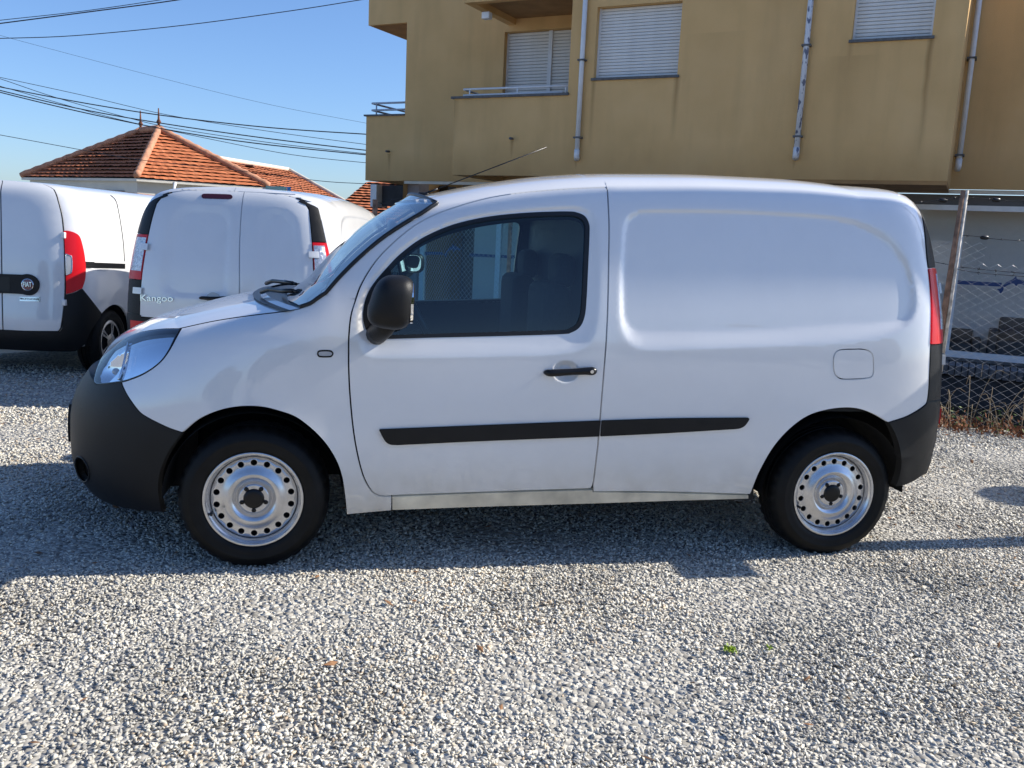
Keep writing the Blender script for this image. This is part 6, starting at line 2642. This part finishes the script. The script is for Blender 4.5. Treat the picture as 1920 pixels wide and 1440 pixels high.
def build_doblo():
    S = DOB
    root = empty('parked_van', 'white van with tall red lamps and deep dark bumper, cut by the left edge', 'van', 'white panel vans parked on the gravel')
    # body: one white sheet round the whole car, arches cut out
    q0, q1 = S.qz(.36), S.qmax - 1e-4
    aF = S.a0 - S.LA
    archd = TD(seg((189.6, 586), (197, 577), (204, 571.7), (218.8, 565.8), (230, 568.8), (240, 577)))
    wc = TD([(212, 634)])
    wx = float(S(wc)[0][0])
    def arch(cx):
        t = np.linspace(0.0, math.pi, 20)
        return np.stack([cx + .36 * np.cos(t), np.array([S.qz(max(.17, .31 + .36 * math.sin(x))) for x in t])], 1)
    outer = chain(np.array([[aF, q0], [-.42, q0]]), arch(0)[::-1], np.array([[.42, q0]]) if False else np.array([[.4, q0]]), arch(wx)[::-1], np.array([[wx + .40, q0], [DSYM, q0], [DSYM, q1], [aF, q1]]))
    outer = chain(np.array([[aF, S.qz(.20)], [-.36, S.qz(.20)]]), arch(0)[::-1], arch(wx)[::-1], np.array([[DSYM, S.qz(.20)], [DSYM, q1], [aF, q1]]))
    V, F, n_ = skin(S, ccw(outer), h=.09, gap=0, lift=-.010, depth=.02, both=True)
    link('body', mesh('body', V, F, n_), M_PAINT, root)
    lows = chain(np.array([[aF, S.qz(.18)], [-.37, S.qz(.18)]]), np.array([[-.37, S.qz(.62)], [aF, S.qz(.62)]]))
    V, F, n_ = skin(S, ccw(lows), h=.1, gap=0, lift=.004, depth=.02, both=True)
    link('front_bumper', mesh('front_bumper', V, F, n_), M_PLASTIC, root)
    ws = np.array([[aF, S.qz(1.10)], [aF + 1.35, S.qz(1.10)], [aF + 1.35, S.qz(1.62)], [aF, S.qz(1.66)]])
    V, F, n_ = skin(S, ccw(ws), h=.1, gap=0, lift=.002, depth=.01, both=True)
    link('windscreen', mesh('windscreen', V, F, n_), pbr('dark_glass', (.012, .015, .018), .04, coat=1), root)
    sw = loop((.35, S.qz(1.06)), (.95, S.qz(1.06)), (1.45, S.qz(1.06)), (1.50, S.qz(1.3)), (1.46, S.qz(1.58)), (1.1, S.qz(1.58)), (.75, S.qz(1.48)))
    V, F, n_ = skin(S, ccw(sw), h=.1, gap=0, lift=.001, depth=.01, both=True)
    link('side_window', mesh('side_window', V, F, n_), bpy.data.materials['dark_glass'], root)
    # rear doors
    seam_ = TD(seg((1.5, 362), (2.2, 400), (3, 460), (4.4, 560), (5.8, 620)))
    edge_ = TD(seg((110, 621), (113, 617), (115.2, 611), (118.9, 584.8), (121.8, 555.6), (122.5, 524), (121, 466), (119.6, 436.7), (116.7, 407.5), (112.5, 388), (109.4, 377)))
    e_top = np.array([[edge_[-1][0], S.qz(1.72)], [edge_[-1][0] - .03, S.qz(1.765)]])
    s_top = np.array([[seam_[0][0], S.qz(1.78)]])
    dr_ = chain(s_top, seam_, edge_, e_top)
    dl_ = chain(s_top, seam_, dmir(edge_), dmir(e_top))
    ri = TD(loop((14, 385), (14, 364), (50, 360), (88, 365), (104, 380), (110, 410), (113, 450), (114, 490), (60, 500), (10, 498), n=4))
    for pl in (dr_, dl_):
        pl = ccw(pl)
        V, F, n_ = skin(S, pl, h=.05, gap=.004, lift=.004, depth=.02)
        d = link('rear_door', mesh('rear_door', V, F, n_), M_PAINT, root)
        b_ = resample(pl, .03)
        P = S(b_) + S.normal(b_) * -.004
        link('door_seam', tubes_mesh('door_seam', [np.vstack([P, P[:1]])], .006, 5), M_SEAL, d)
        if pl is dr_ or area2(dr_) * 0 == 0 and np.allclose(pl.mean(0), dr_.mean(0)):
            hb = TD(chain(seg((-14, 512), (0, 513.3), (30, 514.5), (44, 515)), seg((44, 515), (54, 514), (65, 518), (73, 526), (75, 535), (72, 545), (64, 552), (54, 553.8), (44, 551.5)), seg((44, 551.5), (20, 550.3), (0, 549.8), (-14, 549))))
            V, F, n_ = skin(S, ccw(hb), h=.04, gap=0, lift=.020, depth=.02)
            link('handle_band', mesh('handle_band', V, F, n_), M_PLASTIC, d)
            gr = TD(np.array([(1, 519), (21, 520), (21, 546), (1, 545)], float))
            V, F, n_ = skin(S, ccw(gr), h=.04, gap=0, lift=.0215, depth=.0)
            link('rear_handle', mesh('rear_handle', V, F, n_), M_TRIM, d)
            c = TD([(54.5, 533.8)])
            c2 = TD([(66, 534.2)])
            P0, P1, n0 = S(c)[0], S(c2)[0], S.normal(c)[0]
            ux = (P1 - P0) / np.linalg.norm(P1 - P0)
            uy = np.cross(n0, ux)
            r_ = np.linalg.norm(P1 - P0)
            MM = Matrix(((ux[0], uy[0], n0[0], P0[0]), (ux[1], uy[1], n0[1], P0[1]), (ux[2], uy[2], n0[2], P0[2]), (0, 0, 0, 1)))
            for nm, prof, m_ in (('badge_ring', [(r_, .02), (r_, .028), (r_ * .9, .031), (r_ * .84, .028)], M_CHROME_SOFT), ('badge_face', [(r_ * .86, .027), (r_ * .5, .0285), (0, .029)], pbr('badge_red', (.16, .02, .03), .25, coat=1))):
                o = link(nm, lathe(nm, prof, 40, axis='z'), m_, d)
                o.matrix_local = MM
            o = link('lettering', text_mesh('lettering', 'FIAT', r_ * 1.0, .002), M_CHROME_SOFT, d)
            o.matrix_local = MM @ Matrix.Translation((0, 0, .031)) @ Matrix.Diagonal((.72, 1.15, 1, 1))
            pq = TD(np.array([(37.5, 557), (75.8, 556.7), (75.6, 565.2), (37.7, 564.6)], float))
            V, F, n_ = skin(S, ccw(pq), h=.05, gap=0, lift=.008, depth=.008)
            link('name_plate', mesh('name_plate', V, F, n_), M_CHROME_SOFT, d)
            c = TD([(56.6, 560.8)])
            P0, n0 = S(c)[0], S.normal(c)[0]
            uy = np.cross(n0, ux)
            o = link('lettering', text_mesh('lettering', 'PROFESSIONAL', .026, .001), M_TRIM, d)
            o.matrix_local = Matrix(((ux[0], uy[0], n0[0], P0[0] + n0[0] * .0085), (ux[1], uy[1], n0[1], P0[1] + n0[1] * .0085), (ux[2], uy[2], n0[2], P0[2] + n0[2] * .0085), (0, 0, 0, 1)))
            for (u_, v_) in ((116.5, 441), (118, 567)):
                c = S(TD([(u_, v_)]))[0]
                link('door_hinge', box_mesh('door_hinge', (c[0] + .01, c[1] + .02, c[2]), (.035, .03, .055), bevel=.006), M_PAINT, d)
    # lamps
    lampd = TD(np.vstack([seg((120, 433), (128.3, 433), (140, 436.7), (148.8, 444), (154.6, 463), (158.2, 483), (159.7, 502), (159.5, 514), (158, 526.5), (153.9, 539.6)), seg((152, 541), (143, 545.4), (134, 549), (124.5, 551)), seg((124.2, 548), (124, 524), (122, 466), (120.4, 440))]))
    clr = TD(np.array([(123.6, 476), (134.2, 480.4), (135.4, 490), (135.4, 503), (134.0, 512), (124.6, 516)], float))
    for mm in (False, True):
        tl = bpy.data.objects.new('tail_light', None)
        COL.objects.link(tl)
        tl.parent = root
        V, F, n_ = skin(S, ccw(lampd), h=.03, gap=0, lift=.012, depth=.03, mirror=mm)
        link('red_lens', mesh('red_lens', V, F, n_), M_RED, tl)
        V, F, n_ = skin(S, ccw(clr), h=.03, gap=0, lift=.016, depth=.008, mirror=mm)
        link('clear_lens', mesh('clear_lens', V, F, n_), M_GREYLENS, tl)
        r1 = S(resample(thin(clr, .004), .02))
        r1 = r1 + S.normal(resample(thin(clr, .004), .02)) * .016
        r1 = np.vstack([r1, r1[:1]])
        if mm:
            r1 = r1 * [1, -1, 1] + [0, S.W, 0]
        link('lens_frame', tubes_mesh('lens_frame', [r1], .0035, 5), M_CHROME_SOFT, tl)
    # rear bumper climbing beside the lamps down to the arch
    side_ = TD(seg((122.8, 553), (134, 550), (144, 547), (154, 541)))
    fl_ = TD(seg((154, 541), (172, 564), (189.6, 587)))
    qlow = S.qz(.27)
    af, qf = fl_[-1]
    mirx = float(2 * DSYM - af)
    ca = 2 * DSYM - wx
    arch_r = arch(wx)
    ar = arch_r[(arch_r[:, 0] > wx + .1) & (arch_r[:, 1] < qf)]
    ar = dmir(ar)
    ar = ar[np.argsort(-ar[:, 1])]
    bt = edge_[0]
    near_ = chain(np.array([[DSYM, bt[1] - .004]]), np.array([[bt[0] + .004, bt[1] - .006]]), edge_[1:8] + [.006, 0], side_, fl_, ar, np.array([[ca - .365, S.qz(.34)], [ca - .42, qlow], [DSYM, qlow]]))
    full = chain(near_, dmir(near_[1:-1])[::-1])
    V, F, n_ = skin(S, ccw(full), h=.06, gap=0, lift=.006, depth=.03)
    link('rear_bumper', mesh('rear_bumper', V, F, n_), M_PLASTIC, root)
    # sliding door rail and seam on the flank
    rail = TD(np.array([(160.8, 490.5), (178, 491), (178.5, 492.3), (236, 494.5), (236, 503.8), (178, 502.5), (161, 502)], float))
    seam2 = TD(seg((208, 365), (211.5, 367.4), (217, 373), (221.7, 385.6), (228, 420), (233, 458.5), (235, 490)))
    for mm in (False, True):
        V, F, n_ = skin(S, ccw(rail), h=.05, gap=0, lift=-.006, depth=.01, mirror=mm)
        link('door_rail', mesh('door_rail', V, F, n_), M_TRIM, root)
        P = S(seam2) - S.normal(seam2) * .008
        if mm:
            P = P * [1, -1, 1] + [0, S.W, 0]
        link('sliding_door_seam', tubes_mesh('sliding_door_seam', [P], .004, 5), M_SEAL, root)
    bm = bmesh.new()
    bm_box(bm, (1.35, S.W / 2, .42), (4.0, 1.1, .30))
    bm_box(bm, (1.35, S.W / 2, .40), (1.6, S.W - .1, .16))
    link('underbody', from_bm('underbody', bm), M_DARK, root)
    for x in (0.0, wx):
        arch_liner('arch_liner', root, x, .31, .365, .06, .45)
        arch_liner('arch_liner', root, x, .31, .365, S.W - .06, S.W - .45)
        wheel('wheel', root, x, .05, -1, kind='cover', z=.312)
        wheel('wheel', root, x, S.W - .05, 1, kind='cover', z=.312)
    root.matrix_world = Matrix(DM.tolist())
    return root


build_doblo()

# concrete utility pole just out of view on the right: its shadow runs along the lot under the van
ps = empty('utility_pole', 'grey concrete utility pole carrying a small board, just beyond the right edge', 'pole', loc=(5.2, .165, 0))
M_CONC = pbr('pole_concrete', (.38, .37, .35), .9, noise=.15, nscale=6)
link('shaft', tubes_mesh('shaft', [[(0, 0, -.2), (0, 0, 7.6)]], [[.074, .06]], 14), M_CONC, ps)
link('board', box_mesh('board', (-.10, -.17, 2.1), (.02, .34, .26), bevel=.005), M_WHITE, ps)

# ------------------------------------------------------------------ the wood across the road behind the camera: it shows only in the paint and glass
def far_wood():
    V_, F_ = [], []
    for (cx, cy, h, r) in [(rng.uniform(-40, 45), rng.uniform(-62, -44), rng.uniform(5, 10), rng.uniform(3, 5.5)) for _ in range(34)]:
        n_ = 420
        d = rng.normal(size=(n_, 3))
        d /= np.linalg.norm(d, axis=1)[:, None]
        p = d * (r * rng.uniform(.35, 1.0, (n_, 1)) ** .5) * [1, 1, h / (2 * r)] + [cx, cy, h * .56]
        for q in p:
            a, b = rng.normal(size=3), rng.normal(size=3)
            a /= np.linalg.norm(a)
            b -= a * (a @ b)
            b /= np.linalg.norm(b)
            s_ = rng.uniform(.25, .6)
            k0 = len(V_)
            V_ += [q - a * s_, q + b * s_, q + a * s_, q - b * s_]
            F_.append((k0, k0 + 1, k0 + 2, k0 + 3))
        v_, f_ = tube([(cx, cy, -.2), (cx, cy, h * .6)], [.22, .1], 6)
        k0 = len(V_)
        V_ += v_
        F_ += [tuple(x + k0 for x in q) for q in f_]
    o = link('far_wood', mesh('far_wood', V_, F_, smooth=False), pbr('dark_foliage', (.045, .065, .025), .8, noise=.5, nscale=.5))
    tag(o, 'dark far-off row of trees mirrored in the nearest van\'s window', 'wood', kind='stuff')


far_wood()


# a few dead leaves and twigs blown over the gravel
def fallen_leaves():
    V_, F_ = [], []
    for i in range(120):
        x, y = rng.uniform(-2.5, 5.5), rng.uniform(-1.9, 3.2)
        c = np.array([x, y, float(gz(x, y)) + .014])
        az = rng.uniform(0, 6.28)
        a = np.array([math.cos(az), math.sin(az), rng.normal(0, .25)])
        b = np.array([-math.sin(az), math.cos(az), rng.normal(0, .35)])
        L = rng.uniform(.012, .03)
        k0 = len(V_)
        V_ += [c - a * L, c - a * L * .2 + b * L * .42, c + a * L, c - a * L * .2 - b * L * .42, c + [0, 0, .004]]
        F_ += [(k0, k0 + 1, k0 + 4), (k0 + 1, k0 + 2, k0 + 4), (k0 + 2, k0 + 3, k0 + 4), (k0 + 3, k0, k0 + 4)]
    o = link('fallen_leaves', mesh('fallen_leaves', V_, F_, smooth=False), pbr('dead_leaf', (.20, .10, .045), .9, noise=.5, nscale=3))
    tag(o, 'small dead brown leaves blown here and there over the gravel', 'leaves', kind='stuff')


fallen_leaves()

ps2 = empty('round_sign', 'round white sign on a thin post beyond the right edge, seen only by its shadow', 'sign', loc=(7.40, .95, 0))
link('post', tubes_mesh('post', [[(0, 0, -.1), (0, 0, 1.95)]], .025, 10), M_GALV, ps2)
link('disc', lathe('disc', [(0, -.03), (.25, -.03), (.25, -.026), (0, -.026)], 32, axis='x', center=(0, 0, 1.9)), M_WHITE, ps2)
